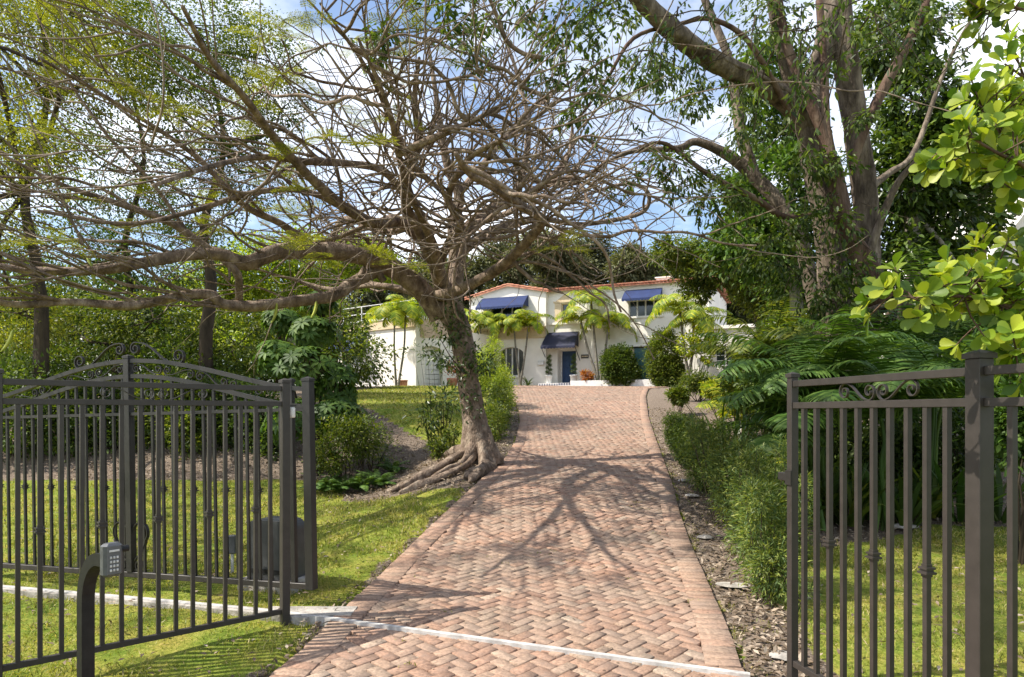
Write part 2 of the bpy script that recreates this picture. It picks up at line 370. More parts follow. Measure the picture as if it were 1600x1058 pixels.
def re_(y): return np.interp(y, [a for a, b in RE], [b for a, b in RE])
def ss(t): t = np.clip(t, 0, 1); return t * t * (3 - 2 * t)
HLy = [-5, 3.5, 5.5, 7.5, 12.3, 13.6, 17.3, 20, 36, 45, 900]; HLz = [-.12, -.06, 0, .02, .26, .45, 1.72, 2.02, 3.03, 3.3, 3.4]
HRy = [-5, 3.5, 5.5, 7.5, 10, 13, 20, 30, 40, 900]; HRz = [-.12, -.06, 0, 0, .22, .62, 1.6, 2.7, 3.2, 3.4]
def ground(x, y):
    x = np.asarray(x, float); y = np.asarray(y, float)
    c = hd(y); xl = le(y); xr = re_(y)
    wl = ss((xl - x) / 2.4); wr = ss((x - xr) / 2.0)
    h = c * (1 - wl - wr) + np.interp(y, HLy, HLz) * wl + np.interp(y, HRy, HRz) * wr
    h = h - 0.022 * np.clip(-x - 1.7, 0, 4) * (y < 30) * ss((14 - y) / 3)
    h = h + 0.26 * np.exp(-(((x + .85) / 1.1) ** 2 + ((y - 12.7) / 1.2) ** 2)) * ss((xl - x + .1) / .7)
    return h
def gz(x, y): return float(ground(x, y))
def soil(x, y):
    """1 = bare soil and mulch, 0 = lawn"""
    x = np.asarray(x, float); y = np.asarray(y, float); xl = le(y); xr = re_(y)
    a = ((y > 13.0) & (y < 15.0 + 1.3 * np.clip(-x - 1.8, 0, 3.2) + .3 * np.clip(-x - 5, 0, 20)) & (x < -1.6)).astype(float)
    a = np.maximum(a, (x < -6.5) & (y > 14.7 + .4 * np.sin(x * 1.7)))
    a = np.maximum(a, (((x + 1.1) / 1.9) ** 2 + ((y - 12.1) / 1.6) ** 2 < 1))
    a = np.maximum(a, (x > xl - 0.8) & (x < xl) & (y > 10.5) & (y < 36))
    a = np.maximum(a, (x > xl - 0.1) & (x < xl))
    a = np.maximum(a, (x > xr) & (x < xr + 0.55 + .35 * (y > 6)))
    a = np.maximum(a, (x > xr) & (y > 8.6 + 0.5 * np.sin(x * 1.3)))
    a = np.maximum(a, (y > 46))
    return a.astype(float)
def axis_(segs):
    o = []
    for a, b, s_ in segs: o += list(np.arange(a, b, s_))
    return np.array(o + [segs[-1][1]])
gx = axis_([(-500, -60, 40), (-60, -20, 4), (-20, -9, 1), (-9, 9, 0.16), (9, 20, 1), (20, 60, 4), (60, 500, 40)])
gy = axis_([(-20, 0, 2), (0, 20, 0.16), (20, 46, 0.5), (46, 100, 6), (100, 900, 80)])
X, Y = np.meshgrid(gx, gy); Z = ground(X, Y)
inside = (X > le(Y) - 0.02) & (X < re_(Y) + 0.02) & (Y < 44)
Z = Z + (0.012 * np.sin(X * 3.1 + Y * 1.7) + 0.01 * np.sin(X * 7.3 - Y * 5.1)) * (~inside)
Z = np.where(inside, Z - 0.075, Z - 0.03)
nx, ny = len(gx), len(gy)
i, j = np.meshgrid(np.arange(ny - 1), np.arange(nx - 1), indexing='ij')
F = np.stack([i * nx + j, i * nx + j + 1, (i + 1) * nx + j + 1, (i + 1) * nx + j], -1).reshape(-1, 4)
S = soil(X, Y)
def ground_mat():
    m, nt, b = base_mat('ground_lawn_soil')
    at = N(nt, 'ShaderNodeAttribute', attribute_name='soil'); tc = N(nt, 'ShaderNodeTexCoord')
    def noise(s_, d=6, r=0.65):
        n = N(nt, 'ShaderNodeTexNoise'); n.inputs['Scale'].default_value = s_; n.inputs['Detail'].default_value = d; n.inputs['Roughness'].default_value = r
        nt.links.new(tc.outputs['Object'], n.inputs['Vector']); return n
    n0 = noise(2.1); n1 = noise(28); n2 = noise(4.5); n3 = noise(55)
    add = N(nt, 'ShaderNodeMath', operation='ADD'); sc = N(nt, 'ShaderNodeMath', operation='MULTIPLY_ADD'); sc.inputs[1].default_value = 1.2; sc.inputs[2].default_value = -0.6
    nt.links.new(n2.outputs[0], sc.inputs[0]); nt.links.new(at.outputs['Fac'], add.inputs[0]); nt.links.new(sc.outputs[0], add.inputs[1])
    st = N(nt, 'ShaderNodeMapRange'); st.inputs['From Min'].default_value = 0.4; st.inputs['From Max'].default_value = 0.6
    nt.links.new(add.outputs[0], st.inputs[0])
    g1 = ramp(nt, [(0.3, (0.10, 0.13, 0.02)), (0.5, (0.21, 0.24, 0.035)), (0.72, (0.36, 0.34, 0.09))]); nt.links.new(n1.outputs[0], g1.inputs[0])
    g2 = ramp(nt, [(0.36, (0.62, 0.78, 0.62)), (0.5, (1.0, 1.0, 1.0)), (0.64, (1.25, 1.0, 1.3))]); nt.links.new(n0.outputs[0], g2.inputs[0])
    gm = N(nt, 'ShaderNodeMix', data_type='RGBA', blend_type='MULTIPLY'); gm.inputs['Factor'].default_value = 1
    nt.links.new(g1.outputs[0], gm.inputs['A']); nt.links.new(g2.outputs[0], gm.inputs['B'])
    s1 = ramp(nt, [(0.3, (0.06, 0.045, 0.032)), (0.48, (0.16, 0.12, 0.09)), (0.6, (0.27, 0.22, 0.17)), (0.72, (0.44, 0.39, 0.33))]); nt.links.new(n3.outputs[0], s1.inputs[0])
    mm = N(nt, 'ShaderNodeMix', data_type='RGBA'); nt.links.new(st.outputs[0], mm.inputs['Factor'])
    nt.links.new(gm.outputs['Result'], mm.inputs['A']); nt.links.new(s1.outputs[0], mm.inputs['B'])
    nt.links.new(mm.outputs['Result'], b.inputs['Base Color']); b.inputs['Roughness'].default_value = 0.95; b.inputs['Specular IOR Level'].default_value = 0.1
    bp = N(nt, 'ShaderNodeBump'); bp.inputs['Strength'].default_value = 0.9; bp.inputs['Distance'].default_value = 0.04
    nt.links.new(n1.outputs[0], bp.inputs['Height']); nt.links.new(bp.outputs[0], b.inputs['Normal'])
    return m
g = mesh_np('ground', np.stack([X, Y, Z], -1).reshape(-1, 3), F, ground_mat(), None, True, {'soil': S.ravel()})
tag(g, kind='structure')

# ---- driveway of real bricks
def brick_mat():
    m, nt, b = base_mat('clay_brick')
    at = N(nt, 'ShaderNodeAttribute', attribute_name='shade'); tc = N(nt, 'ShaderNodeTexCoord')
    r = ramp(nt, [(0.0, (0.285, 0.18, 0.132)), (0.25, (0.34, 0.215, 0.158)), (0.5, (0.35, 0.24, 0.18)), (0.75, (0.335, 0.245, 0.19)), (0.95, (0.36, 0.262, 0.202)), (1.0, (0.41, 0.33, 0.265))])
    nt.links.new(at.outputs['Fac'], r.inputs[0])
    def noise(s_, lo, hi, a, c, d=5):
        n = N(nt, 'ShaderNodeTexNoise'); n.inputs['Scale'].default_value = s_; n.inputs['Detail'].default_value = d; n.inputs['Roughness'].default_value = 0.7
        nt.links.new(tc.outputs['Object'], n.inputs['Vector']); q = ramp(nt, [(lo, a), (hi, c)]); nt.links.new(n.outputs[0], q.inputs[0]); return n, q
    n1, q1 = noise(38, 0.36, 0.64, (0.64, 0.63, 0.62), (1.32, 1.3, 1.27)); n2, q2 = noise(0.8, 0.35, 0.65, (0.78, 0.82, 0.80), (1.16, 1.06, 0.99))
    m1 = N(nt, 'ShaderNodeMix', data_type='RGBA', blend_type='MULTIPLY'); m1.inputs['Factor'].default_value = 1
    m2 = N(nt, 'ShaderNodeMix', data_type='RGBA', blend_type='MULTIPLY'); m2.inputs['Factor'].default_value = 1
    nt.links.new(r.outputs[0], m1.inputs['A']); nt.links.new(q1.outputs[0], m1.inputs['B'])
    nt.links.new(m1.outputs['Result'], m2.inputs['A']); nt.links.new(q2.outputs[0], m2.inputs['B'])
    # grey-black grime in patches
    n3 = N(nt, 'ShaderNodeTexNoise'); n3.inputs['Scale'].default_value = 3.2; n3.inputs['Detail'].default_value = 8; n3.inputs['Roughness'].default_value = 0.75
    nt.links.new(tc.outputs['Object'], n3.inputs['Vector']); mr = N(nt, 'ShaderNodeMapRange'); mr.inputs['From Min'].default_value = 0.42; mr.inputs['From Max'].default_value = 0.68; mr.inputs['To Max'].default_value = 0.85
    nt.links.new(n3.outputs[0], mr.inputs[0])
    m3 = N(nt, 'ShaderNodeMix', data_type='RGBA'); m3.inputs['B'].default_value = (0.225, 0.17, 0.135, 1)
    nt.links.new(mr.outputs[0], m3.inputs['Factor']); nt.links.new(m2.outputs['Result'], m3.inputs['A'])
    nt.links.new(m3.outputs['Result'], b.inputs['Base Color']); b.inputs['Roughness'].default_value = 0.88; b.inputs['Specular IOR Level'].default_value = 0.25
    bp = N(nt, 'ShaderNodeBump'); bp.inputs['Strength'].default_value = 0.5; bp.inputs['Distance'].default_value = 0.006
    nt.links.new(n1.outputs[0], bp.inputs['Height']); nt.links.new(bp.outputs[0], b.inputs['Normal'])
    return m
BV = []; BF = []; BA = []; bn = 0
def add_bricks(cx, cy, ang, L, W, sh, up=0.0):
    """arrays of centres, rotation; chamfered blocks that follow the ground"""
    global bn
    n = len(cx); L = np.broadcast_to(L, n); W = np.broadcast_to(W, n); ca, sa = np.cos(ang), np.sin(ang)
    tilt = rng.normal(size=(n, 2)) * 0.02; dz = rng.normal(size=n) * 0.0028; ang = ang + rng.normal(size=n) * 0.022
    ca, sa = np.cos(ang), np.sin(ang)
    ring = [(-.5, -.5), (.5, -.5), (.5, .5), (-.5, .5)]; V = []
    cut = 0.010 + 0.012 * rng.random((n, 4, 2)) ** 2
    for lev, (ins, zz) in enumerate([(0.0, -0.06), (0.0, -0.004), (0.0025, 0.0)]):
        for q, (a, c) in enumerate(ring):
            lx = a * (L - 2 * ins) ; ly = c * (W - 2 * ins)
            wob = (rng.random((2, n)) - .5) * 0.005 if lev == 1 else 0
            if lev == 1: wob1 = wob
            if lev == 2 or lev == 0: wob = np.zeros((2, n))
            lx = lx + wob[0]; ly = ly + wob[1]
            x = cx + lx * ca - ly * sa; y = cy + lx * sa + ly * ca
            z = hd(y) + zz + dz + up + lx * tilt[:, 0] + ly * tilt[:, 1]
            V.append(np.stack([x, y, z], -1))
    V = np.stack(V, 1).reshape(-1, 3); off = (np.arange(n) * 12 + bn)[:, None]
    for lev in (0, 4):
        for q in range(4):
            BF.append(np.array([lev + q, lev + (q + 1) % 4, lev + 4 + (q + 1) % 4, lev + 4 + q])[None] + off)
    BF.append(np.array([8, 9, 10, 11])[None] + off)
    BV.append(V); BA.append(np.repeat(sh, 12)); bn += n * 12
l_, w_ = 0.19, 0.095
A = math.radians(45)
ii, kk = np.meshgrid(np.arange(-370, 370), np.arange(-370, 370)); ii = ii.ravel(); kk = kk.ravel(); cl = (ii - kk) % 4
H = np.stack([ii[cl == 0] + 1.0, kk[cl == 0] + 0.5], 1) * w_
Vv = np.stack([ii[cl == 3] + 0.5, kk[cl == 3] + 1.0], 1) * w_
def place(cent, base_ang):
    x = cent[:, 0] * math.cos(A) - cent[:, 1] * math.sin(A) + 3; y = cent[:, 0] * math.sin(A) + cent[:, 1] * math.cos(A) + 20
    ok = (y > 1.5) & (y < 43.4) & (x > le(y) + 0.19) & (x < re_(y) - 0.19) 
    x, y = x[ok], y[ok]
    add_bricks(x, y, np.full(len(x), A + base_ang), l_ - 0.010, w_ - 0.010, rng.random(len(x)))
place(H, 0); place(Vv, math.pi / 2)
def border(f, s_, off, W_, L_=0.2):
    ys = np.arange(1.5, 43.5, 0.01); xs = f(ys)
    d = np.hypot(np.diff(xs), np.diff(ys)); cum = np.concatenate([[0], np.cumsum(d)]); t = np.arange(0.05, cum[-1], W_)
    y = np.interp(t, cum, ys); x = np.interp(t, cum, xs); y2 = np.interp(t + .05, cum, ys); x2 = np.interp(t + .05, cum, xs)
    an = np.arctan2(y2 - y, x2 - x)
    nxx = -np.sin(an) * s_; nyy = np.cos(an) * s_
    add_bricks(x + nxx * off, y + nyy * off, an + math.pi / 2, L_, W_ - 0.007, 0.15 + 0.6 * rng.random(len(x)), 0.007)
border(le, -1, 0.12, 0.108, 0.23); border(re_, 1, 0.12, 0.108, 0.23)
dv = mesh_np('driveway', np.concatenate(BV), np.concatenate(BF), brick_mat(), None, False, {'shade': np.concatenate(BA)})
tag(dv, kind='structure')
# sand bed in the joints
yy = np.arange(1.4, 43.6, 0.15); V = []; 
for y in yy:
    for t in np.linspace(0, 1, 9):
        V.append((le(y) + (re_(y) - le(y)) * t, y, hd(y) - 0.022))
V = np.array(V); n9 = 9
i, j = np.meshgrid(np.arange(len(yy) - 1), np.arange(8), indexing='ij')
F = np.stack([i * 9 + j, i * 9 + j + 1, (i + 1) * 9 + j + 1, (i + 1) * 9 + j], -1).reshape(-1, 4)
M['sand'] = surf_mat('joint_sand', (0.025, 0.02, 0.016), (0.06, 0.048, 0.036), scale=8, rough=1, bump=0.6, c3=(0.07, 0.08, 0.03), spec=0.1)
tag(mesh_np('driveway_bed', V, F, M['sand'], None, True), kind='structure')

# ------------------------------------------------------------------ gate track
mb = MB()
def strip(mb, a, b, wd, h, z0=0.0, n=24, g0=0.0):
    a = Vector(a); b = Vector(b); d = (b - a).normalized(); nn = Vector((-d.y, d.x)) * wd / 2
    pr = []
    for k in range(n + 1):
        p = a + (b - a) * k / n; z = gz(p.x, p.y) if not (le(p.y) < p.x < re_(p.y)) else float(hd(p.y))
        pr.append([(p.x + nn.x, p.y + nn.y, z - 0.08), (p.x + nn.x, p.y + nn.y, z + h), (p.x - nn.x, p.y - nn.y, z + h), (p.x - nn.x, p.y - nn.y, z - 0.08)])
    vs = [v for r in pr for v in r]; fs = []
    for k in range(n):
        for q in range(3): fs.append((k * 4 + q, k * 4 + 4 + q, k * 4 + 5 + q, k * 4 + q + 1))
    fs += [(0, 1, 2, 3), (n * 4 + 3, n * 4 + 2, n * 4 + 1, n * 4)]
    mb.add(vs, fs)
TRK = lambda s_: (-1.69 + 3.156 * s_, 5.45 - 1.045 * s_)
gt = thing('gate_track', 'pale metal gate rail on a concrete strip crossing the brick driveway', 'gate track', (0, 0, 0))
mb = MB(); strip(mb, TRK(-1.9), TRK(0.03), 0.13, 0.012); mb.build('concrete_footing', M['concrete'], gt)
mb = MB(); strip(mb, TRK(-1.9), TRK(1.02), 0.045, 0.022); mb.build('rail', M['track'], gt)
mb = MB(); mb.box(-2.0, -1.28, 5.42, 5.66, -0.05, 0.006); ap = mb.build('concrete_pad', M['concrete']); tag(ap, 'cracked concrete pad at foot of left gate post beside the bricks', 'concrete pad')
bpy.context.view_layer.update()

# ------------------------------------------------------------------ metalwork
def ribbon(mb, pts2, w_=0.018, th=0.006, off=(0, 0)):
    """flat bar bent along pts2 (x,z), its width running along y"""
    p = np.array(pts2, float); t = np.gradient(p, axis=0); t /= np.linalg.norm(t, axis=1)[:, None] + 1e-9
    nn = np.stack([-t[:, 1], t[:, 0]], 1) * th / 2; k = len(p); vs = []
    for q in range(k):
        for sx_, sy_ in ((1, -1), (1, 1), (-1, 1), (-1, -1)):
            vs.append((p[q, 0] + nn[q, 0] * sx_ + off[0], sy_ * w_ / 2, p[q, 1] + nn[q, 1] * sx_ + off[1]))
    fs = [(0, 1, 2, 3), (k * 4 - 1, k * 4 - 2, k * 4 - 3, k * 4 - 4)]
    for q in range(k - 1):
        for e in range(4): fs.append((q * 4 + e, q * 4 + 4 + e, q * 4 + 4 + (e + 1) % 4, q * 4 + (e + 1) % 4))
    mb.add(vs, fs)
def s_scroll(x0, z0, x1, z1, r0, r1, turns=1.35, s0=1, s1=None):
    """S-shaped scroll between two spiral centres; s0,s1 = side (+1: strip leaves over the top of that spiral)"""
    if s1 is None: s1 = -s0
    def spiral(cx_, cz_, r, exit_ang, turn):
        a = np.linspace(0, 1, 26); ang = exit_ang + turn * (1 - a) * turns * 2 * math.pi; rr = r * (0.25 + 0.75 * a)
        return np.stack([cx_ + rr * np.cos(ang), cz_ + rr * np.sin(ang)], 1)
    A_ = spiral(x0, z0, r0, math.pi / 2 * s0, s0); B_ = spiral(x1, z1, r1, math.pi / 2 * s1, -s1)[::-1]
    t = np.linspace(0, 1, 12)[1:-1, None]; a = A_[-1]; b = B_[0]
    ctl = np.array([(b[0] - a[0]) * 0.45, 0]); p1 = a + ctl; p2 = b - ctl
    mid = a * (1 - t) ** 3 + 3 * p1 * t * (1 - t) ** 2 + 3 * p2 * t * t * (1 - t) + b * t ** 3
    return np.vstack([A_, mid, B_])
def picket(par, x, z0, z1, w_=0.026, collar=None, mat=None):
    mb = MB(); mb.box(x - w_ / 2, x + w_ / 2, -w_ / 2, w_ / 2, z0, z1)
    o = mb.build('picket', mat or M['bronze'], par)
    if collar:
        mb = MB(); c = collar; k = w_ / 2
        for zz, e, h in ((c - 0.028, 0.004, 0.014), (c - 0.014, 0.016, 0.010), (c - 0.004, 0.007, 0.012), (c + 0.008, 0.013, 0.010), (c + 0.018, 0.003, 0.014)):
            mb.box(x - k - e, x + k + e, -k - e, k + e, zz, zz + h)
        mb.build('collar', mat or M['bronze'], o)
def post(par, x, z0, z1, w_, cap=0.006, name='post', mat=None, y=0):
    mb = MB(); mb.box(x - w_ / 2, x + w_ / 2, y - w_ / 2, y + w_ / 2, z0, z1, bev=0.003); o = mb.build(name, mat or M['bronze'], par)
    k = w_ / 2 + cap; mb = MB(); mb.box(x - k, x + k, y - k, y + k, z1, z1 + 0.022)
    vs = [(x - k, y - k, z1 + 0.022), (x + k, y - k, z1 + 0.022), (x + k, y + k, z1 + 0.022), (x - k, y + k, z1 + 0.022), (x, y, z1 + 0.022 + k * 0.45)]
    mb.add(vs, [(0, 1, 4), (1, 2, 4), (2, 3, 4), (3, 0, 4)]); mb.build('post_cap', mat or M['bronze'], o)
    return o
def rail(par, x0, x1, z, h=0.038, d=0.034, name='rail'):
    mb = MB(); mb.box(x0, x1, -d / 2, d / 2, z - h / 2, z + h / 2, bev=0.002); return mb.build(name, M['bronze'], par)
def fence(label, a, b, npick, posts, scroll=True, cut=None):
    a = Vector(a); b = Vector(b); L_ = (b - a).length; rz = math.atan2(b.y - a.y, b.x - a.x)
    f = thing('metal_fence', label, 'fence', (a.x, a.y, 0), rz)
    return f, L_
# right fence: slim end post, panel, big post, panel running on past the frame
dirR = Vector((0.205, -0.979)); aR = Vector((1.755, 4.27))
f, L_ = fence('dark bronze metal fence with square posts to the right of the driveway opening', aR, aR + dirR * 3.0, 10, None)
post(f, 0, -0.08, 1.83, 0.05); post(f, 1.335, -0.1, 1.845, 0.076, 0.008); post(f, 3.0, -0.1, 1.845, 0.076, 0.008)
for x0, x1 in ((0.025, 1.297), (1.373, 2.962)):
    rail(f, x0, x1, 1.79, name='top_rail'); rail(f, x0, x1, 1.655, name='second_rail'); rail(f, x0, x1, 0.05, name='bottom_rail')
for k in range(10): picket(f, 0.118 + k * 0.1165, 0.05, 1.637, collar=0.86 if k % 3 == 2 else None)
for k in range(13): picket(f, 1.49 + k * 0.1165, 0.05, 1.637, collar=0.86 if k % 3 == 1 else None)
for cxx in (0.72, 2.1):
    mb = MB()
    for sg in (1, -1):
        pts = s_scroll(0.045, 0, 0.235, 0.004, 0.044, 0.044, 1.3, s0=-1, s1=1); pts[:, 0] = cxx + sg * (pts[:, 0] + 0.005); pts[:, 1] = 1.7225 + pts[:, 1] * 1.05
        ribbon(mb, pts if sg == 1 else pts[::-1], 0.016, 0.006)
    mb.build('scrollwork', M['bronze'], f)
mb = MB(); mb.box(-0.13, -0.03, -0.02, 0.03, 1.18, 1.23, bev=0.004); mb.box(-0.03, 0.03, -0.034, -0.026, 1.16, 1.25); mb.build('latch_bracket', M['bronze_dark'], f)
# left fence
aL = Vector((-1.79, 5.38)); dL = (Vector((-3.13, 4.15)) - aL).normalized()
f2, L2 = fence('dark bronze metal fence left of the driveway standing in front of the arched gate', aL + dL * 3.7, aL, 10, None)
zb = 0.0; PL = L2
xs_ = [PL, PL - 1.825, 0.0]
post(f2, PL, -0.06, 1.845, 0.062); post(f2, PL - 1.825, -0.1, 1.85, 0.062); post(f2, 0, -0.1, 1.85, 0.062)
for x0, x1 in ((0.031, PL - 1.856), (PL - 1.794, PL - 0.031)):
    rail(f2, x0, x1, 1.80, name='top_rail'); rail(f2, x0, x1, 1.68, name='second_rail'); rail(f2, x0, x1, 0.05, name='bottom_rail')
for k in range(15): picket(f2, PL - 0.118 - k * 0.1142, 0.05, 1.662, collar=0.87 if k % 3 == 1 else None)
for k in range(15): picket(f2, PL - 1.94 - k * 0.1165, 0.05, 1.662, collar=0.87 if k % 3 == 1 else None)
for cxx in (PL - 0.93, PL - 2.8):
    mb = MB()
    for sg in (1, -1):
        pts = s_scroll(0.045, 0, 0.30, 0.004, 0.040, 0.040, 1.3, s0=-1, s1=1); pts[:, 0] = cxx + sg * (pts[:, 0] + 0.005); pts[:, 1] = 1.741 + pts[:, 1]
        ribbon(mb, pts if sg == 1 else pts[::-1], 0.016, 0.006)
    mb.build('scrollwork', M['bronze'], f2)
mb = MB(); mb.lathe([(0.022, 0), (0.028, 0.01), (0.028, 0.075), (0.022, 0.085)], 14, (PL + 0.07, 0.03, 1.57)); mb.build('guide_roller', M['white'], f2, True)
mb = MB(); mb.box(PL + 0.031, PL + 0.10, 0.01, 0.05, 1.660, 1.674); mb.build('roller_bracket', M['bronze_dark'], f2)
bpy.context.view_layer.update()
f2.rotation_euler.z = math.atan2(-dL.y, -dL.x)

# sliding gate leaf, local x from its left end to its right end
gd = Vector((0.9493, -0.3143)); GL = 3.95; g1 = Vector((-1.70, 5.80)); g0 = g1 - gd * GL
gate = thing('sliding_gate', 'open arched metal sliding gate with scrollwork crest behind the left fence', 'gate', (g0.x, g0.y, -0.045), math.atan2(gd.y, gd.x))
gate.rotation_euler = (0, -math.atan2(0.085, GL), math.atan2(gd.y, gd.x))
def arc_z(x, lo, hi): 
    t = (x - GL / 2) / (GL / 2); return lo + (hi - lo) * (0.5 + 0.5 * math.cos(math.pi * min(1, abs(t)) * 0.98)) ** 0.8
TOP = lambda x: arc_z(x, 1.77, 2.10); SEC = lambda x: arc_z(x, 1.62, 1.955)
def arched(fn, name):
    n = 40; vs = []; fs = []
    for k in range(n + 1):
        x = 0.03 + (GL - 0.06) * k / n; z = fn(x)
        vs += [(x, -0.02, z - 0.019), (x, 0.02, z - 0.019), (x, 0.02, z + 0.019), (x, -0.02, z + 0.019)]
    for k in range(n):
        for e in range(4): fs.append((k * 4 + (e + 1) % 4, k * 4 + 4 + (e + 1) % 4, k * 4 + 4 + e, k * 4 + e))
    mb = MB(); mb.add(vs, fs); mb.build(name, M['bronze_dark'], gate)
arched(TOP, 'top_arch'); arched(SEC, 'lower_arch')
def grail(z, h, name):
    mb = MB(); mb.box(0.03, GL - 0.03, -0.02, 0.02, z - h / 2, z + h / 2); mb.build(name, M['bronze_dark'], gate)
grail(1.60, 0.028, 'cross_rail')
mb = MB(); mb.box(0.0, GL, -0.025, 0.025, 0.07, 0.12, bev=0.003); mb.build('bottom_rail', M['bronze'], gate)
for xx, ww in ((0.0, 0.076), (GL, 0.076), (GL - 0.17, 0.045), (GL / 2, 0.066)):
    zt = 1.84 if xx != GL / 2 else 2.125
    post(gate, xx, 0.07 if xx != GL / 2 else 0.121, zt, ww, 0.004, name='stile', mat=M['bronze_dark'])
kk = 0; xk = 0.14
while xk < GL - 0.2:
    if abs(xk - GL / 2) > 0.06:
        picket(gate, xk, 0.12, SEC(xk) - 0.02, 0.022, collar=0.90 if kk % 3 == 1 else None, mat=M['bronze_dark'])
    kk += 1; xk += 0.1175
mb = MB()
for sg in (-1, 1):
    for q, (a0, a1) in enumerate(((0.10, 0.36), (0.47, 0.73), (0.84, 1.10), (1.21, 1.47))):
        r = 0.043
        xa = GL / 2 + sg * a0; xb = GL / 2 + sg * a1
        za = (TOP(xa) + SEC(xa)) / 2; zb_ = (TOP(xb) + SEC(xb)) / 2
        s0 = 1 if q % 2 == 0 else -1
        pts = s_scroll(min(xa, xb), za if xa < xb else zb_, max(xa, xb), zb_ if xa < xb else za, r, r, 1.3, s0=s0 if sg == 1 else -s0, s1=-s0 if sg == 1 else s0)
        ribbon(mb, pts, 0.018, 0.007)
mb.build('arch_scrollwork', M['bronze_dark'], gate)
for sg in (-1, 1):
    xa = GL / 2 + sg * 0.095; xb = GL / 2 + sg * 0.60
    za = TOP(xa) + 0.115; zb_ = TOP(xb) + 0.075
    pts = s_scroll(min(xa, xb), za if xa < xb else zb_, max(xa, xb), zb_ if xa < xb else za, 0.058 if sg > 0 else 0.072, 0.072 if sg > 0 else 0.058, 1.4, s0=1 if sg == 1 else -1, s1=-1 if sg == 1 else 1)
    mb = MB(); ribbon(mb, pts, 0.03, 0.009); mb.build('crest_scroll', M['bronze_dark'], gate)
# heart of scrolls at the foot of the centre stile
for sg in (-1, 1):
    a = np.linspace(0, 1, 60); 
    ang = math.pi * 0.5 - (a * 1.45) * math.pi; 
    top = np.stack([0.09 + 0.085 * np.cos(math.pi - a * 1.25 * math.pi), 0.49 + 0.095 * np.sin(math.pi - a * 1.25 * math.pi)], 1)
    end = top[-1]; t = np.linspace(0, 1, 16)[1:, None]
    dn = end * (1 - t) ** 2 + 2 * np.array([0.15, 0.36]) * t * (1 - t) + np.array([0.02, 0.23]) * t ** 2
    sp = s_scroll(0.075, 0.185, 0.02, 0.235, 0.05, 0.001, 1.3, s0=-1)[:26]
    mb = MB()
    for pl in (np.vstack([top, dn]), np.vstack([sp, [[0.02, 0.14]]])):
        q = pl.copy(); q[:, 0] = GL / 2 + sg * (q[:, 0] + 0.03); ribbon(mb, q, 0.035, 0.008)
    mb.build('heart_scroll', M['bronze_dark'], gate)

# keypad pedestal
kx, ky = P(134, 1058, 3.32).x, 3.32
ped = thing('keypad_pedestal', 'black gooseneck pedestal carrying a grey entry keypad on the left lawn', 'gate keypad', (kx, ky, 0), math.atan2(-0.6, 0.8))
pts = [(0, -0.15), (0, 0.3), (0, 0.70)] + [(0.2 - 0.2 * math.cos(a), 0.70 + 0.225 * math.sin(a)) for a in np.linspace(0.15, math.pi / 2, 12)] + [(0.25, 0.925)]
p = np.array(pts); mb = MB(); t = np.gradient(p, axis=0); t /= np.linalg.norm(t, axis=1)[:, None]; nn = np.stack([-t[:, 1], t[:, 0]], 1) * 0.029
vs = []
for q in range(len(p)):
    for a, b_ in ((1, -1), (1, 1), (-1, 1), (-1, -1)): vs.append((p[q, 0] + nn[q, 0] * a, b_ * 0.029, p[q, 1] + nn[q, 1] * a))
fs = [(0, 1, 2, 3)] + [(q * 4 + e, q * 4 + 4 + e, q * 4 + 4 + (e + 1) % 4, q * 4 + (e + 1) % 4) for q in range(len(p) - 1) for e in range(4)] + [tuple(len(p) * 4 - 1 - e for e in range(4))]
mb.add(vs, fs); mb.build('gooseneck_post', M['blackpaint'], ped)
mb = MB(); mb.box(0.25, 0.305, -0.042, 0.042, 0.855, 1.010, bev=0.012); kb = mb.build('keypad_housing', M['keybox'], ped)
mb = MB(); mb.box(0.3052, 0.3072, -0.029, 0.029, 0.870, 0.997); mb.build('faceplate', surf_mat('faceplate', (0.09, 0.093, 0.1), (0.11, 0.113, 0.12), 20, 0.4, 0), kb)
mb = MB(); mb.box(0.3073, 0.3095, -0.022, 0.022, 0.972, 0.981); mb.build('display_strip', M['steel'], kb)
mb = MB()
for a in range(3):
    for b_ in range(4): mb.box(0.3073, 0.3115, -0.019 + a * 0.014, -0.019 + a * 0.014 + 0.009, 0.882 + b_ * 0.0195, 0.882 + b_ * 0.0195 + 0.011, bev=0.001)
mb.build('keys', M['steel'], kb)
mb = MB(); mb.lathe([(0.016, 0), (0.016, 0.03)], 12, (0, 0, 0)); lk = mb.build('cam_lock', M['blackpaint'], kb); lk.rotation_euler = (math.radians(-90), 0, 0); lk.location = (0.28, 0.042, 0.975)

# gate operator box and outlet post
ox = P(432, 900, 6.45)
op = thing('gate_operator', 'dark rounded gate motor housing on the grass behind the open gate', 'gate motor', (ox.x, 6.45, gz(ox.x, 6.45)), math.atan2(gd.y, gd.x))
prof = [(-0.22, 0.06), (0.22, 0.06), (0.225, 0.45)] + [(0.225 - 0.09 + 0.09 * math.cos(a), 0.52 + 0.09 * math.sin(a)) for a in np.linspace(0, math.pi / 2, 6)] + [(-0.135 + 0.09 * math.cos(a), 0.52 + 0.09 * math.sin(a)) for a in np.linspace(math.pi / 2, math.pi, 6)] + [(-0.225, 0.45)]
mb = MB(); mb.prism(prof, -0.14, 0.14); mb.build('cover', M['opbox'], op)
mb = MB(); mb.box(-0.28, 0.28, -0.2, 0.2, -0.05, 0.06); mb.build('base_plate', M['concrete'], op)
mb = MB(); mb.box(-0.18, 0.18, -0.146, -0.1405, 0.12, 0.16); mb.build('vent_panel', M['blackpaint'], op)
oo = P(363, 900, 7.0)
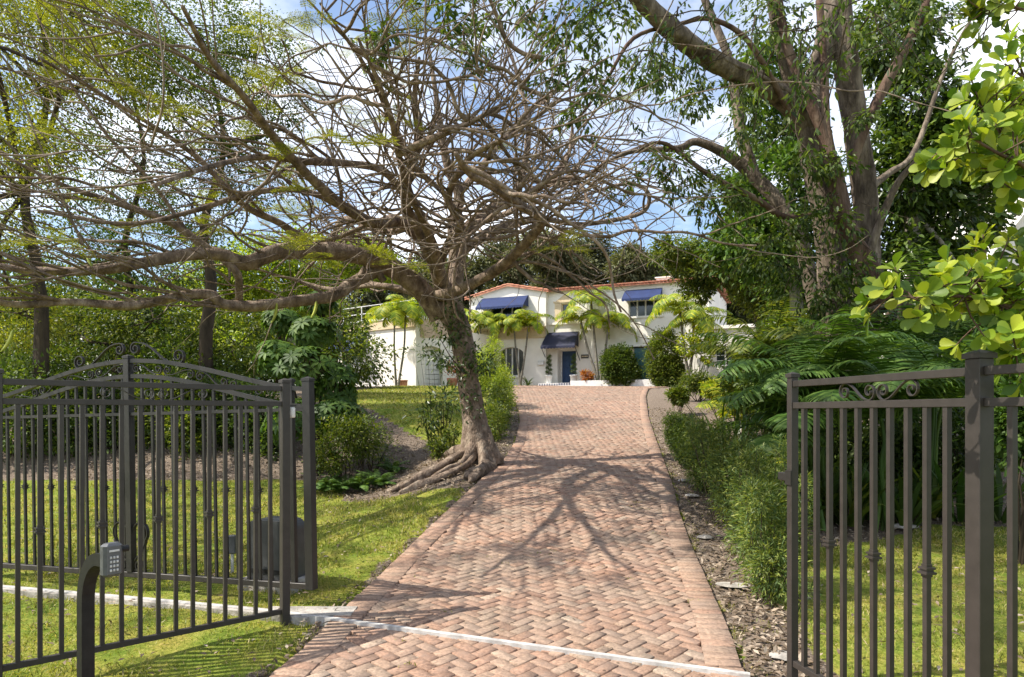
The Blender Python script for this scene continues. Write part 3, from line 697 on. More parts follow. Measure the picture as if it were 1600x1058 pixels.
ol = thing('outlet_post', 'small grey electrical outlet box on a short stake in the grass', 'outlet box', (oo.x, 7.0, gz(oo.x, 7.0)))
mb = MB(); mb.box(-0.012, 0.012, -0.012, 0.012, -0.05, 0.2); mb.build('stake', M['steel'], ol)
mb = MB(); mb.box(-0.04, 0.04, -0.03, 0.03, 0.17, 0.36, bev=0.008); mb.build('outlet_cover', M['keybox'], ol)

# ------------------------------------------------------------------ main house (local x along the front wall, -y towards the drive)
HA = Vector((-2.69, 45.5)); HD = Vector((0.9168, -0.3993))
def hu(px):
    k = (px - 800.0) / FPX; return (k * HA.y - HA.x) / (HD.x - k * HD.y)
HB = 3.32
def hzz(px, py): return CAMZ + (HZ - py) / FPX * (HA.y + HD.y * hu(px)) - HB
house = thing('white_house', 'two storey white stucco house with red tile roof, blue awnings and blue front door', 'house', (HA.x, HA.y, HB), math.atan2(HD.y, HD.x))
def wall_faces(mb, x0, x1, z0, z1, holes, y=0.0, depth=0.22, top=None):
    """front face with rectangular or arched openings and their reveals. holes: (x0,x1,z0,z1,arch)"""
    xs = sorted(set([x0, x1] + [h[0] for h in holes] + [h[1] for h in holes]))
    zs = sorted(set([z0, z1] + [h[2] for h in holes] + [h[3] for h in holes]))
    for a, b in zip(xs[:-1], xs[1:]):
        for c, d in zip(zs[:-1], zs[1:]):
            mx_, mz_ = (a + b) / 2, (c + d) / 2
            if any(h[0] < mx_ < h[1] and h[2] < mz_ < h[3] for h in holes): continue
            mb.add([(a, y, c), (b, y, c), (b, y, d), (a, y, d)], [(0, 1, 2, 3)])
    for h in holes:
        a, b, c, d = h[:4]; Y1 = y + (h[5] if len(h) > 5 else depth)
        if len(h) > 4 and h[4]:
            rise = h[4]; n = 12; R = ((b - a) ** 2 / 4 + rise ** 2) / (2 * rise); cz = d - R; half = math.asin((b - a) / 2 / R); m = (a + b) / 2
            arc = [(m + R * math.sin(t), cz + R * math.cos(t)) for t in np.linspace(-half, half, n + 1)]
            for q in range(n):
                p, r = arc[q], arc[q + 1]
                mb.add([(p[0], y, p[1]), (r[0], y, r[1]), (r[0], y, d), (p[0], y, d)], [(0, 1, 2, 3)])
                mb.add([(p[0], y, p[1]), (r[0], y, r[1]), (r[0], Y1, r[1]), (p[0], Y1, p[1])], [(0, 1, 2, 3)])
            dd = d - rise
        else:
            dd = d; mb.add([(a, y, d), (b, y, d), (b, Y1, d), (a, Y1, d)], [(3, 2, 1, 0)])
        mb.add([(a, y, c), (a, Y1, c), (a, Y1, dd), (a, y, dd)], [(0, 1, 2, 3)])
        mb.add([(b, y, c), (b, Y1, c), (b, Y1, dd), (b, y, dd)], [(3, 2, 1, 0)])
        mb.add([(a, y, c), (b, y, c), (b, Y1, c), (a, Y1, c)], [(0, 1, 2, 3)])
def hole(pxa, pxb, pyt, pyb, arch=0, depth=0.22):
    pm = (pxa + pxb) / 2; return (hu(pxa), hu(pxb), hzz(pm, pyb), hzz(pm, pyt), arch, depth)
def casement(par, h, n, y=0.2, name='window', fm=None, mull=False, arch=0.0, rows=1):
    a, b, c, d = h[:4]
    fm = fm or M['white']; f = MB(); t = 0.055
    f.box(a, b, y, y + 0.05, c, c + t); f.box(a, b, y, y + 0.05, d - t, d)
    w_ = (b - a) / n
    for k in range(n + 1):
        x = a + k * w_; lo = x - (0 if k == 0 else t / 2 + .015); hi = x + (0 if k == n else t / 2 + .015)
        if k == 0: hi = x + t
        if k == n: lo = x - t
        f.box(lo, hi, y + 0.002, y + 0.048, c + t, d - t)
    for r in range(1, rows):
        z = c + (d - c) * r / rows; f.box(a + t, b - t, y + 0.006, y + 0.044, z - .015, z + .015)
    o = f.build(name, fm, par)
    g_ = MB(); g_.box(a, b, y + 0.052, y + 0.06, c, d); g_.build('pane', M['glass'], o); return o
# openings
h_arch = hole(783, 821, 543, 588, 0.35); h_gw = hole(770, 818, 478, 502); h_small = hole(877, 890, 474, 503)
h_door = hole(871, 900, 545, 600, 0, 0.9); h_win = hole(982, 1034, 468, 494); h_gar = hole(960, 1016, 542, 596)
eL = hzz(737, 466); eR = hzz(855, 454); pk = hu(798); E1 = hu(856); E2 = hu(1108); ez = hzz(950, 449)
mb = MB(); wall_faces(mb, 0, E1, -0.3, eL, [h_arch, h_gw], y=-0.35)
mb.add([(0, -0.35, eL), (E1, -0.35, eL), (E1, -0.35, eL), (pk, -0.35, hzz(798, 447))], [(0, 1, 3)])
mb.add([(0, -0.35, -0.3), (0, -0.35, eL), (0, 9, eL), (0, 9, -0.3)], [(0, 1, 2, 3)])
mb.add([(E1, -0.35, -0.3), (E1, -0.35, eL), (E1, 0, eL), (E1, 0, -0.3)], [(3, 2, 1, 0)])
mb.build('gable_wall', M['stucco_w'], house)
mb = MB(); wall_faces(mb, E1, E2, -0.3, ez, [h_small, h_door, h_win, h_gar])
mb.add([(E2, 0, -0.3), (E2, 0, ez), (E2, 9, ez), (E2, 9, -0.3)], [(3, 2, 1, 0)])
mb.add([(0, 9, -0.3), (E2, 9, -0.3), (E2, 9, ez), (0, 9, ez)], [(3, 2, 1, 0)])
mb.build('wall', M['stucco_w'], house)
# low right wing
h_lw = hole(1117, 1148, 546, 571)
E3 = hu(1250); mb = MB(); zt = hzz(1150, 512)
wall_faces(mb, E2, E3, -0.3, zt, [h_lw], y=0.25); mb.add([(E2, .25, zt), (E3, .25, zt), (E3, 9, zt), (E2, 9, zt)], [(0, 1, 2, 3)])
mb.build('low_wing', M['stucco'], house)
casement(house, h_lw, 2, 0.4, rows=3)
mb = MB(); mb.box(E2 + .01, E3, 0.05, 0.6, zt, zt + 0.18); mb.build('wing_coping', M['stucco_w'], house)
# barrel tile roofs as real half-round ridges
def tiles(mb, p0, p1, up, lift, nper=0.22):
    """p0->p1 along the eave, up: vector up the slope"""
    p0 = Vector(p0); p1 = Vector(p1); up = Vector(up); L_ = (p1 - p0).length; n = int(L_ / nper); d = (p1 - p0) / n; nn = d.cross(up).normalized()
    if nn.z < 0: nn = -nn
    rows = max(2, int(up.length / 0.38))
    for r in range(rows):
        a = up * (r / rows); b_ = up * ((r + 1.12) / rows)
        for k in range(n):
            c = p0 + d * (k + 0.5) + Vector((0, 0, lift)); w_ = d * 0.40; vs = []
            for q in range(6):
                t = math.pi * q / 5; off = w_ * -math.cos(t) + nn * (math.sin(t) * 0.085)
                vs += [c + a + off + nn * 0.03, c + b_ + off * 0.86]
            mb.add(vs, [(q * 2, q * 2 + 2, q * 2 + 3, q * 2 + 1) for q in range(5)] + [(10, 8, 6, 4, 2, 0)])
mb = MB(); rdg = 3.2; slope = 0.17
mb.add([(E1 - .1, -0.3, ez + .02), (E2 + .3, -0.3, ez + .02), (E2 + .3, rdg, ez + slope * rdg + .1), (E1 - .1, rdg, ez + slope * rdg + .1)], [(0, 1, 2, 3)])
mb.add([(E1 - .1, -0.3, ez - .06), (E2 + .3, -0.3, ez - .06), (E2 + .3, -0.3, ez + .02), (E1 - .1, -0.3, ez + .02)], [(0, 1, 2, 3)])
tiles(mb, (E1 - .1, -0.36, ez + .03), (E2 + .3, -0.36, ez + .03), (0, rdg + .36, slope * (rdg + .36)), 0)
mb.add([(E1 - .1, rdg, ez + slope * rdg + .1), (E2 + .3, rdg, ez + slope * rdg + .1), (E2 + .3, 9.3, ez), (0, 9.3, ez)], [(0, 1, 2, 3)])
rf = mb.build('tile_roof', M['terra'], house)
chx = hu(1028); mb = MB(); mb.box(chx - .35, chx + .45, 1.2, 2.0, ez + .2, ez + 0.55); mb.box(chx - .42, chx + .52, 1.13, 2.07, ez + 0.55, ez + 0.62); mb.build('chimney', M['stucco_w'], rf)
mb = MB(); zpk = hzz(798, 447)
for xa, za, xb, zb_ in ((-0.25, eL - 0.1, pk, zpk), (E1 + 0.25, eL + .02, pk, zpk)):
    mb.add([(xa, -0.55, za), (xb, -0.55, zb_), (xb, 9, zb_), (xa, 9, za)], [(0, 1, 2, 3)])
    mb.add([(xa, -0.55, za - .1), (xb, -0.55, zb_ - .1), (xb, -0.55, zb_), (xa, -0.55, za)], [(0, 1, 2, 3)])
    up = Vector((xb - xa, 0, zb_ - za)); tiles(mb, (xa, -0.6, za + .01), (xa, 5, za + .01), tuple(up), 0.0)
mb.build('gable_roof', M['terra'], house)
# window, door, trim
casement(house, h_arch, 4, -0.15); casement(house, h_gw, 3, -0.15); casement(house, h_small, 1, 0.15, fm=M['trim']); casement(house, h_win, 4, 0.16)
a, b, c, d = h_arch[:4]; mb = MB(); mb.box(a - .12, b + .12, -0.46, -0.35, c - .12, c); mb.build('sill', M['stucco_w'], house)
a, b, c, d = h_win[:4]; mb = MB(); mb.box(a - .1, b + .1, -0.1, 0.0, c - .1, c); mb.build('sill', M['stucco_w'], house)
a, b, c, d = h_small[:4]; mb = MB(); mb.box(a - .42, a, -0.05, 0, c - .02, d + .05); mb.box(b, b + .25, -0.05, 0, c - .02, d + .05); mb.box(a - .5, b + .33, -0.09, 0, d + .05, d + .15)
mb.prism([(a - .35, d + .15), (b + .2, d + .15), ((a + b) / 2 - .05, d + .55)], -0.07, 0); mb.build('window_surround', M['trim'], house)
mb = MB(); mb.box(a - .8, b + .6, -0.12, 0, c - .16, c - .02); mb.build('ledge', M['stucco_w'], house)
zc = hzz(790, 531); zd = hzz(790, 514); mb = MB(); mb.box(0.02, E1 - .02, -0.52, -0.35, zc, zc + .12); mb.box(0.02, E1 - .02, -0.47, -0.35, zc + .12, zd - .1); mb.box(0.0, E1, -0.62, -0.35, zd - .1, zd)
mb.build('cornice', M['trim'], house)
for k in range(22):
    mb = MB(); x = 0.1 + k * (E1 - .3) / 21; mb.box(x, x + .09, -0.58, -0.47, zd - .24, zd - .1); mb.build('corbel', M['trim'], house)
a, b, c, d = h_door[:4]
mb = MB(); mb.box(a, a + .1, 0.6, 0.7, c, d); mb.box(b - .1, b, 0.6, 0.7, c, d); mb.box(a + .1, b - .1, 0.6, 0.7, d - .1, d); mb.build('door_frame', M['white'], house)
mb = MB(); mb.box(a + .1, b - .1, 0.66, 0.72, c + .02, d - .1); dr = mb.build('door', M['door'], house)
for r in range(4):
    for s_ in range(2):
        mb = MB(); x = a + .2 + s_ * (b - a - .4) / 2 + .02; w_ = (b - a - .4) / 2 - .06; z = c + .12 + r * (d - c - .3) / 4
        mb.box(x, x + w_, 0.635, 0.66, z, z + (d - c - .3) / 4 - .1, bev=0.02); mb.build('door_panel', M['door'], dr)
mb = MB(); mb.lathe([(0.02, 0), (0.035, 0.02), (0.03, 0.05)], 10, (b - .2, 0.6, c + 1.0)); mb.build('door_handle', M['steel'], dr)
mb = MB(); mb.box(a - .9, b + .35, -1.0, -0.003, -0.2, 0.12); st = mb.build('step', M['potwhite'], house)
nT = 15
mb = MB()
for k in range(nT):
    x = a - .86 + k * (b - a + 1.2) / nT; mb.prism([(x, -0.02), (x + .11, -0.02), (x + .055, .11)] if k < 8 else [(x, 0.0), (x + .1, 0.0), (x + .1, .1), (x, .1)], -1.008, -1.0002)
t_ = mb.build('riser_tiles', M['navytile'], st)
# lower garage opening with teal shutters
a, b, c, d = h_gar[:4]; xm = hu(990)
mb = MB(); mb.box(xm, b, 0.14, 0.20, c, d - .08); mb.build('teal_shutter', M['teal'], house)
mb = MB(); mb.box(a, xm - .45, 0.14, 0.20, c, d - .08); mb.build('teal_shutter', M['teal'], house)
mb = MB(); mb.box(xm - .45, xm, 0.12, 0.2, c, d - .08); mb.build('pier', M['trim'], house)
mb = MB(); mb.box(a - .1, b + .1, -0.06, 0.0, d, d + .09); mb.build('lintel', M['stucco_w'], house)
def awning(par, x0, x1, zt, zb_, out, mat, y=0.0, arms=True, side=0.0):
    mb = MB(); n = 10; th = 0.02
    for k in range(n):
        t0, t1 = k / n, (k + 1) / n
        prof = lambda t: (y - out * t, zt + (zb_ - zt) * (t ** 1.25))
        for s_ in (0, 1):
            pass
        (ya, za), (yb, zb2) = prof(t0), prof(t1)
        xa0, xa1 = x0 - side * t0, x1 + side * t0; xb0, xb1 = x0 - side * t1, x1 + side * t1
        mb.add([(xa0, ya, za), (xa1, ya, za), (xb1, yb, zb2), (xb0, yb, zb2)], [(3, 2, 1, 0)])
        mb.add([(xa0, ya, za), (xb0, yb, zb2), (xb0, yb, zb_), (xa0, ya, zb_ if k else zb_)], [(0, 1, 2, 3)])
        mb.add([(xa1, ya, za), (xb1, yb, zb2), (xb1, yb, zb_), (xa1, ya, zb_)], [(3, 2, 1, 0)])
    aw = mb.build('awning', mat, par)
    mb = MB(); m = max(6, int((x1 - x0) / .18)); w_ = (x1 - x0 + 2 * side) / m
    for k in range(m):
        xa = x0 - side + k * w_
        mb.add([(xa, y - out - .003, zb_)] + [(xa + w_ * (0.5 - 0.5 * math.cos(t)), y - out - .003, zb_ - .09 - .07 * math.sin(t)) for t in np.linspace(0, math.pi, 7)] + [(xa + w_, y - out - .003, zb_)], [tuple(range(9))])
    mb.build('scalloped_valance', mat, aw)
    mb = MB(); mb.box(x0 - side, x1 + side, y - out + .001, y - out + .02, zb_ - .095, zb_ - .08); mb.build('white_piping', M['white'], aw)
    if arms:
        for xx in (x0 - side * .8, x1 + side * .8):
            tb = Tubes(); tb.add([(xx, y - out, zb_), (xx, y - .02, zb_ - .85)], [.022, .022], 6, smooth=False); tb.build('arm', M['bronze_dark'], aw)
    return aw
awning(house, hu(758), hu(829), hzz(798, 465) , hzz(795, 483), 1.0, M['awning'], y=-.35, side=0.05, arms=False)
awning(house, hu(857), hu(904), hzz(880, 519), hzz(878, 543), 1.1, M['awning_d'], side=0.12)
awning(house, hu(978), hu(1035), hzz(1003, 452), hzz(1003, 469), 0.9, M['awning'], side=0.04, arms=False)
# wall plaque and mailbox: things fixed to the wall
x = hu(914); z = hzz(914, 557); hw_ = house.matrix_basis if False else None
def on_house(px, py, y=0.0):
    u = hu(px); p = HA + HD * u; q = Vector((-HD.y, HD.x)) * -y
    return Vector((p.x - q.x * 0 + (-HD.y) * y, p.y + HD.x * y, HB + hzz(px, py)))
rzH = math.atan2(HD.y, HD.x)
pl = thing('house_plaque', 'small bronze number plaque on the white wall right of the front door', 'plaque', on_house(914, 560, -0.01), rzH)
mb = MB(); mb.box(-.24, .24, -.03, 0, 0, .24, bev=.01); mb.build('plate', M['bronze_dark'], pl)
for k in range(4):
    mb = MB(); mb.box(-.19 + k * .1, -.115 + k * .1, -.038, -.0305, .075, .165, bev=.003); mb.build('raised_mark', M['trim'], pl)
ml = thing('wall_mailbox', 'little white metal letter box on the wall left of the front door', 'letter box', on_house(849, 571, -0.37), rzH)
mb = MB(); mb.box(-.2, .2, -.12, 0, 0, .22, bev=.01); mb.build('box', M['white'], ml); mb = MB(); mb.prism([(-.21, .225), (.21, .225), (.19, .27), (-.19, .27)], -.13, 0); mb.build('lid', M['white'], ml)
# planting kerb along the front of the house
mb = MB(); mb.box(hu(905), hu(1130), -1.75, -1.5, -.3, .2, bev=.01); kb_ = mb.build('planter_kerb', M['potwhite']); kb_.location = (HA.x, HA.y, HB); kb_.rotation_euler = (0, 0, rzH)
tag(kb_, 'low white kerb along the planting bed in front of the house', 'garden kerb')

# ------------------------------------------------------------------ left garage wing
WB = 3.12; WD = 40.0
wing = thing('garage_wing', 'low white garage building with curved parapet behind the leaning tree', 'garage', (0, 0, 0))
def W3(px, py, d=WD): return P(px, py, d)
ax = W3(528, 603, 42.5); bx_ = W3(650, 603, 38.5); cx_ = W3(716, 603, 39.6)
def seg(par, a, b, name, mat, zt, z0=2.9, holes=[], y0=0.0, poly=None):
    d = Vector((b.x - a.x, b.y - a.y)); L_ = d.length
    mb = MB()
    wall_faces(mb, 0, L_, z0, zt, holes)
    if poly: mb.add([(p[0] * L_, 0, p[1]) for p in poly], [tuple(range(len(poly)))]); mb.add([(p[0] * L_, 0.3, p[1]) for p in poly], [tuple(range(len(poly) - 1, -1, -1))])
    if poly:
        for q in range(len(poly)):
            p, r = poly[q], poly[(q + 1) % len(poly)]; mb.add([(p[0] * L_, 0, p[1]), (r[0] * L_, 0, r[1]), (r[0] * L_, .3, r[1]), (p[0] * L_, .3, p[1])], [(0, 3, 2, 1)])
    mb.add([(0, 0, zt), (L_, 0, zt), (L_, 8, zt), (0, 8, zt)], [(0, 1, 2, 3)])
    mb.add([(L_, 0, z0), (L_, 8, z0), (L_, 8, zt), (L_, 0, zt)], [(0, 1, 2, 3)]); mb.add([(0, 0, z0), (0, 8, z0), (0, 8, zt), (0, 0, zt)], [(3, 2, 1, 0)])
    o = mb.build(name, mat, par); o.location = (a.x, a.y, 0); o.rotation_euler = (0, 0, math.atan2(d.y, d.x)); return o, L_
zt1 = W3(600, 512, 40).z
o1, L1 = seg(wing, ax, bx_, 'left_wall', M['stucco_w'], zt1, holes=[(0.4, 2.3, 4.6, 6.0)])
mb = MB(); mb.box(-.2, L1 + .0, -.12, -0.002, zt1 - .12, zt1 + .42); mb.build('cornice_band', M['trim'], o1)
mb = MB(); mb.box(-.2, L1 + .0, -.18, 0.2, zt1 + .42, zt1 + .55); mb.build('coping', M['potwhite'], o1)
casement(o1, (0.4, 2.3, 4.6, 6.0), 3, 0.15)
awning(o1, 0.1, 2.55, zt1 - .15, zt1 - 1.2, 1.1, M['awning'], side=0.0)
rl = MB()
tb = Tubes()
for z in (zt1 + 1.0, zt1 + 1.45): tb.add([(0, .2, z), (L1 + 2.2, .2, z)], [.022, .022], 6, smooth=False)
for k in range(6): tb.add([(0.3 + k * (L1 + 1.6) / 5, .2, zt1 + .5), (0.3 + k * (L1 + 1.6) / 5, .2, zt1 + 1.45)], [.022, .022], 6, smooth=False)
tb.build('roof_railing', M['white'], o1)
zt2 = W3(684, 535, 39).z; z488 = W3(684, 487, 39).z
poly = [(0, zt2), (1, zt2)] + [(1 - (1 - math.cos(t)) * 0.5 * 1.0, zt2 + (z488 - zt2) * math.sin(t)) for t in np.linspace(0.05, math.pi / 2, 9)] + [(0.0, z488 + .1)]
dL_ = (cx_ - bx_).length
gh = ((657 - 650) / 66 * dL_, (690 - 650) / 66 * dL_, 3.0, W3(673, 541, 39).z, .22, .35)
o2, L2_ = seg(wing, bx_, cx_, 'garage_front', M['stucco_w'], zt2, holes=[gh], poly=poly)
mb = MB(); nr = 9
for k in range(nr):
    z = gh[2] + k * (gh[3] - gh[2]) / nr; mb.box(gh[0], gh[1], .34, .38, z + .012, z + (gh[3] - gh[2]) / nr - .012, bev=.006)
gd_ = mb.build('garage_door', M['white'], o2)
mb = MB(); mb.box(L2_ * .1, L2_ * .86, -.05, -.002, zt2 + .25, z488 - .45); mb.build('stone_panel', M['stone'], o2)
wb = thing('terracotta_trough', 'rectangular terracotta trough against the white garage wall', 'planter', W3(629, 603, 38.2), 0.0)
mb = MB(); mb.box(-.25, .25, -.18, .18, -.1, .26, bev=.02); mb.build('trough', M['terra'], wb); mb = MB(); mb.box(-.28, .28, -.21, .21, .26, .32, bev=.01); mb.build('rim', M['terra'], wb)

# neighbour's pale roof glimpsed far right
nb = thing('neighbour_house', 'white gabled neighbour house glimpsed at far right between thin trunks', 'house', (0, 0, 0))
a = P(1548, 600, 24); zb1 = P(1548, 395, 24).z; zb2 = P(1600, 320, 24).z; mb = MB()
x0 = a.x
mb.add([(x0, 24, 1.5), (x0 + 9, 24, 1.5), (x0 + 9, 24, zb1), (x0, 24, zb1), (x0 + 4.5, 24, zb1 + 5.6), (x0, 33, 1.5), (x0, 33, zb1), (x0 + 4.5, 33, zb1 + 5.6), (x0 + 9, 33, zb1), (x0 + 9, 33, 1.5)],
       [(0, 1, 2, 4, 3), (5, 0, 3, 6), (1, 9, 8, 2), (9, 5, 6, 7, 8)]); mb.build('wall', M['stucco_w'], nb)
mb = MB(); mb.add([(x0 - .3, 23.7, zb1 - .3), (x0 + 4.5, 23.7, zb1 + 5.75), (x0 + 4.5, 33.3, zb1 + 5.75), (x0 - .3, 33.3, zb1 - .3), (x0 + 9.3, 23.7, zb1 - .3), (x0 + 9.3, 33.3, zb1 - .3)], [(0, 1, 2, 3), (1, 4, 5, 2)])
mb.build('roof', M['stucco_w'], nb)
# ------------------------------------------------------------------ trees
def wander(p0, d0, L, n=9, wob=0.35, pull=(0, 0, 0), bend=0.0):
    p = np.array(p0, float); d = unit(np.array(d0, float)); o = [p.copy()]; ax = rdir(1)[0]
    for k in range(n - 1):
        d = unit(d + rng.normal(size=3) * wob * 0.5 + np.array(pull) + np.cross(ax, d) * bend)
        p = p + d * L / (n - 1); o.append(p.copy())
    return np.array(o)
def at_frac(pts, f):
    k = min(len(pts) - 2, int(f * (len(pts) - 1))); t = f * (len(pts) - 1) - k
    return pts[k] * (1 - t) + pts[k + 1] * t, unit(pts[k + 1] - pts[k])

# ---- the leaning poinciana
PD = 12.5
def pl3(seq):
    """(px, py, depth offset, radius) list -> points, radii"""
    return [P(a, b, PD + c) for a, b, c, r in seq], [r for a, b, c, r in seq]
limbs = {
 'A': [(708, 480, 0, .20), (713, 440, .05, .17), (712, 400, .1, .155), (709, 355, .1, .14), (718, 305, 0, .11), (700, 260, -.2, .09), (688, 200, -.3, .07), (680, 140, -.4, .05), (668, 60, -.4, .03)],
 'B': [(694, 462, 0, 0.19), (684, 420, -0.48, 0.15), (664, 385, -0.95, 0.108), (650, 350, -1.33, 0.094), (634, 318, -1.8, 0.086), (640, 270, -2.27, 0.072), (656, 215, -2.65, 0.058), (648, 150, -3.03, 0.043), (655, 90, -3.4, 0.025)],
 'C': [(690, 490, 0, .25), (655, 452, -.3, .20), (612, 418, -.8, .18), (570, 400, -1.3, .165), (500, 393, -1.9, .15), (432, 394, -2.5, .13), (384, 410, -2.9, .12), (335, 396, -3.2, .10), (260, 404, -3.6, .085), (185, 418, -4.0, .07), (110, 424, -4.3, .06), (20, 420, -4.6, .045), (-80, 400, -5, .03)],
 'C2': [(600, 418, -.9, .13), (560, 438, -1.2, .11), (520, 462, -1.6, .105), (460, 470, -2.1, .095), (395, 478, -2.6, .09), (350, 476, -3.0, .08), (325, 460, -3.2, .075), (280, 462, -3.5, .07), (205, 478, -3.9, .065), (110, 472, -4.4, .05), (10, 474, -4.8, .04), (-90, 440, -5, .03)],
 'C3': [(600, 440, -1.0, .07), (578, 412, -1.1, .06), (560, 438, -1.3, .06)],
 'C4': [(348, 406, -3.1, .05), (372, 430, -3.0, .06), (374, 472, -2.7, .06)],
 'C5': [(664, 462, 0, .10), (628, 452, .2, .075), (580, 446, .4, .06), (520, 452, .8, .045), (470, 440, 1.2, .03)],
 'D': [(682, 462, -0.1, 0.13), (705, 457, -0.82, 0.1), (745, 440, -1.55, 0.095), (790, 410, -2.17, 0.09), (828, 372, -2.79, 0.08), (848, 345, -3.31, 0.07), (822, 326, -3.83, 0.065), (780, 298, -4.35, 0.06), (735, 272, -4.88, 0.05), (712, 240, -5.4, 0.03)],
 'E': [(706, 390, .1, .12), (738, 348, .4, .13), (775, 322, .7, .11), (806, 300, .9, .09), (822, 245, 1.0, .07), (824, 180, 1.1, .055), (800, 90, 1.2, .035), (770, 10, 1.3, .02)],
 'F': [(712, 400, .1, .11), (755, 368, .5, .12), (812, 348, .8, .09), (848, 342, .9, .07), (900, 350, 1.0, .05), (955, 345, 1.0, .05), (1000, 334, .9, .045), (1014, 316, .8, .045), (1008, 296, .7, .04), (980, 287, .6, .04), (930, 300, .5, .03), (868, 325, .4, .02)],
 'G': [(652, 368, -0.4, 0.12), (622, 345, -1.1, 0.11), (588, 350, -1.8, 0.1), (540, 326, -2.5, 0.085), (498, 290, -3.2, 0.075), (440, 228, -4, 0.06), (380, 150, -4.9, 0.045), (330, 95, -5.7, 0.035), (285, 10, -6.5, 0.02)],
 'H': [(636, 310, -0.8, 0.08), (600, 268, -1.4, 0.07), (545, 256, -2.1, 0.06), (480, 252, -3.1, 0.05), (410, 245, -4.2, 0.04), (330, 260, -5.3, 0.03), (240, 290, -6.4, 0.02)],
 'I': [(650, 350, -.5, .09), (600, 362, -.2, .08), (540, 342, .2, .065), (515, 380, .5, .05), (480, 420, .7, .03)],
 'J': [(640, 250, -1, 0.07), (612, 190, -2, 0.06), (575, 110, -3, 0.032), (500, 5, -4.2, 0.014)],
 'K': [(720, 300, 0, 0.08), (765, 245, 0.45, 0.07), (800, 200, 0.9, 0.05), (860, 150, 1.35, 0.035), (950, 90, 1.8, 0.02)],
 'L': [(775, 322, 0.7, 0.08), (830, 300, 1.16, 0.06), (880, 255, 1.62, 0.05), (905, 215, 1.98, 0.04), (960, 240, 2.34, 0.035), (1010, 225, 2.7, 0.02)],
 'M': [(540, 326, -1.3, 0.06), (480, 300, -2, 0.05), (400, 300, -2.8, 0.045), (300, 330, -3.6, 0.035), (200, 350, -4.4, 0.028), (60, 330, -5.2, 0.02)],
 'O': [(500, 393, -1.9, 0.08), (440, 350, -2.34, 0.06), (380, 320, -2.88, 0.05), (300, 240, -3.62, 0.035), (180, 160, -4.46, 0.025), (60, 90, -5.3, 0.018)],
 'Q': [(335, 396, -3.2, .07), (270, 350, -3.4, .055), (190, 320, -3.8, .045), (100, 290, -4.2, .03), (0, 240, -4.5, .02)],
 'R': [(740, 350, 0.4, 0.07), (800, 330, -0.3, 0.06), (850, 290, -1.1, 0.045), (900, 285, -1.9, 0.035), (950, 250, -2.6, 0.02)],
 'T': [(690, 445, -0.2, 0.12), (680, 400, -1, 0.11), (664, 350, -1.9, 0.072), (640, 300, -2.8, 0.061), (622, 240, -3.6, 0.047), (604, 160, -4.4, 0.032), (560, 60, -5, 0.018)],
 'U': [(622, 240, -3.6, 0.06), (680, 215, -3.9, 0.05), (740, 190, -4.1, 0.029), (800, 150, -4.3, 0.022), (850, 90, -4.5, 0.013)],
 'S': [(684, 420, -0.2, 0.09), (700, 380, -1.3, 0.08), (720, 350, -2.3, 0.07), (700, 310, -3.2, 0.06), (730, 250, -3.9, 0.045), (790, 215, -4.6, 0.03)],
}
poin = thing('poinciana_tree', 'leaning nearly bare poinciana with tangled branches and exposed roots beside the driveway', 'tree', P(748, 712, PD))
base = np.array(tuple(P(748, 712, PD)))
def rel(pts): return [Vector(tuple(np.array(tuple(q)) - base)) for q in pts]
tb = Tubes()
tp, tr = pl3([(754, 728, 0, .40), (750, 706, 0, .34), (744, 682, 0, .27), (739, 645, 0, .215), (733, 600, 0, .20), (727, 560, 0, .205), (718, 520, 0, .215), (706, 488, 0, .235), (697, 462, 0, .2)])
tb.add(rel(tp), tr, 20, 6, rough=0.10)
# buttress flanges and roots
roots = [
 [(735, 700, 0, .10), (712, 715, -.2, .07), (690, 722, -.5, .06), (660, 735, -.9, .085), (635, 750, -1.2, .06), (612, 760, -1.4, .02)],
 [(748, 655, 0, .10), (756, 680, -.06, .15), (777, 702, -.3, .13), (786, 716, -.7, .13), (765, 726, -1.0, .12), (742, 738, -1.25, .11), (728, 748, -1.4, .06)],
 [(744, 665, 0, .08), (742, 698, -.15, .1), (735, 716, -.5, .06), (720, 740, -.9, .05), (690, 752, -1.3, .06), (655, 760, -1.6, .07), (625, 772, -1.8, .03)],
 [(748, 665, -.03, .09), (752, 695, -.2, .12), (756, 716, -.6, .08), (775, 735, -1.2, .09), (755, 748, -1.6, .07), (735, 752, -1.7, .03)],
 [(748, 660, .05, .08), (758, 688, .1, .12), (782, 706, .3, .09), (806, 716, .6, .04)], [(738, 700, .2, .1), (712, 700, .5, .1), (690, 706, 1.0, .04)],
 [(742, 692, -.15, .1), (722, 722, -.6, .04), (700, 735, -.8, .05), (676, 745, -1.1, .03)]]
for r in roots:
    pts = []; rad = []
    for k, (a, b_, c, q) in enumerate(r):
        v = P(a, b_, PD + c); 
        if b_ >= 700:
            gzz = gz(v.x, v.y) if not (le(v.y) < v.x) else float(hd(v.y)); v.z = gzz + q * 0.35
            if v.x > le(v.y) - .12: v.x = float(le(v.y)) - .12
        pts.append(v); rad.append(q)
    tb.add(rel(pts), rad, 12, 5, rough=0.22)
tb.build('trunk', M['bark_poin'], poin)
tb = Tubes(); main = []
for k, s_ in limbs.items():
    p_, r_ = pl3(s_); p, r, t = tb.add(rel(p_), [q * .88 for q in r_], 12, 5, rough=0.16); main.append((p, r))
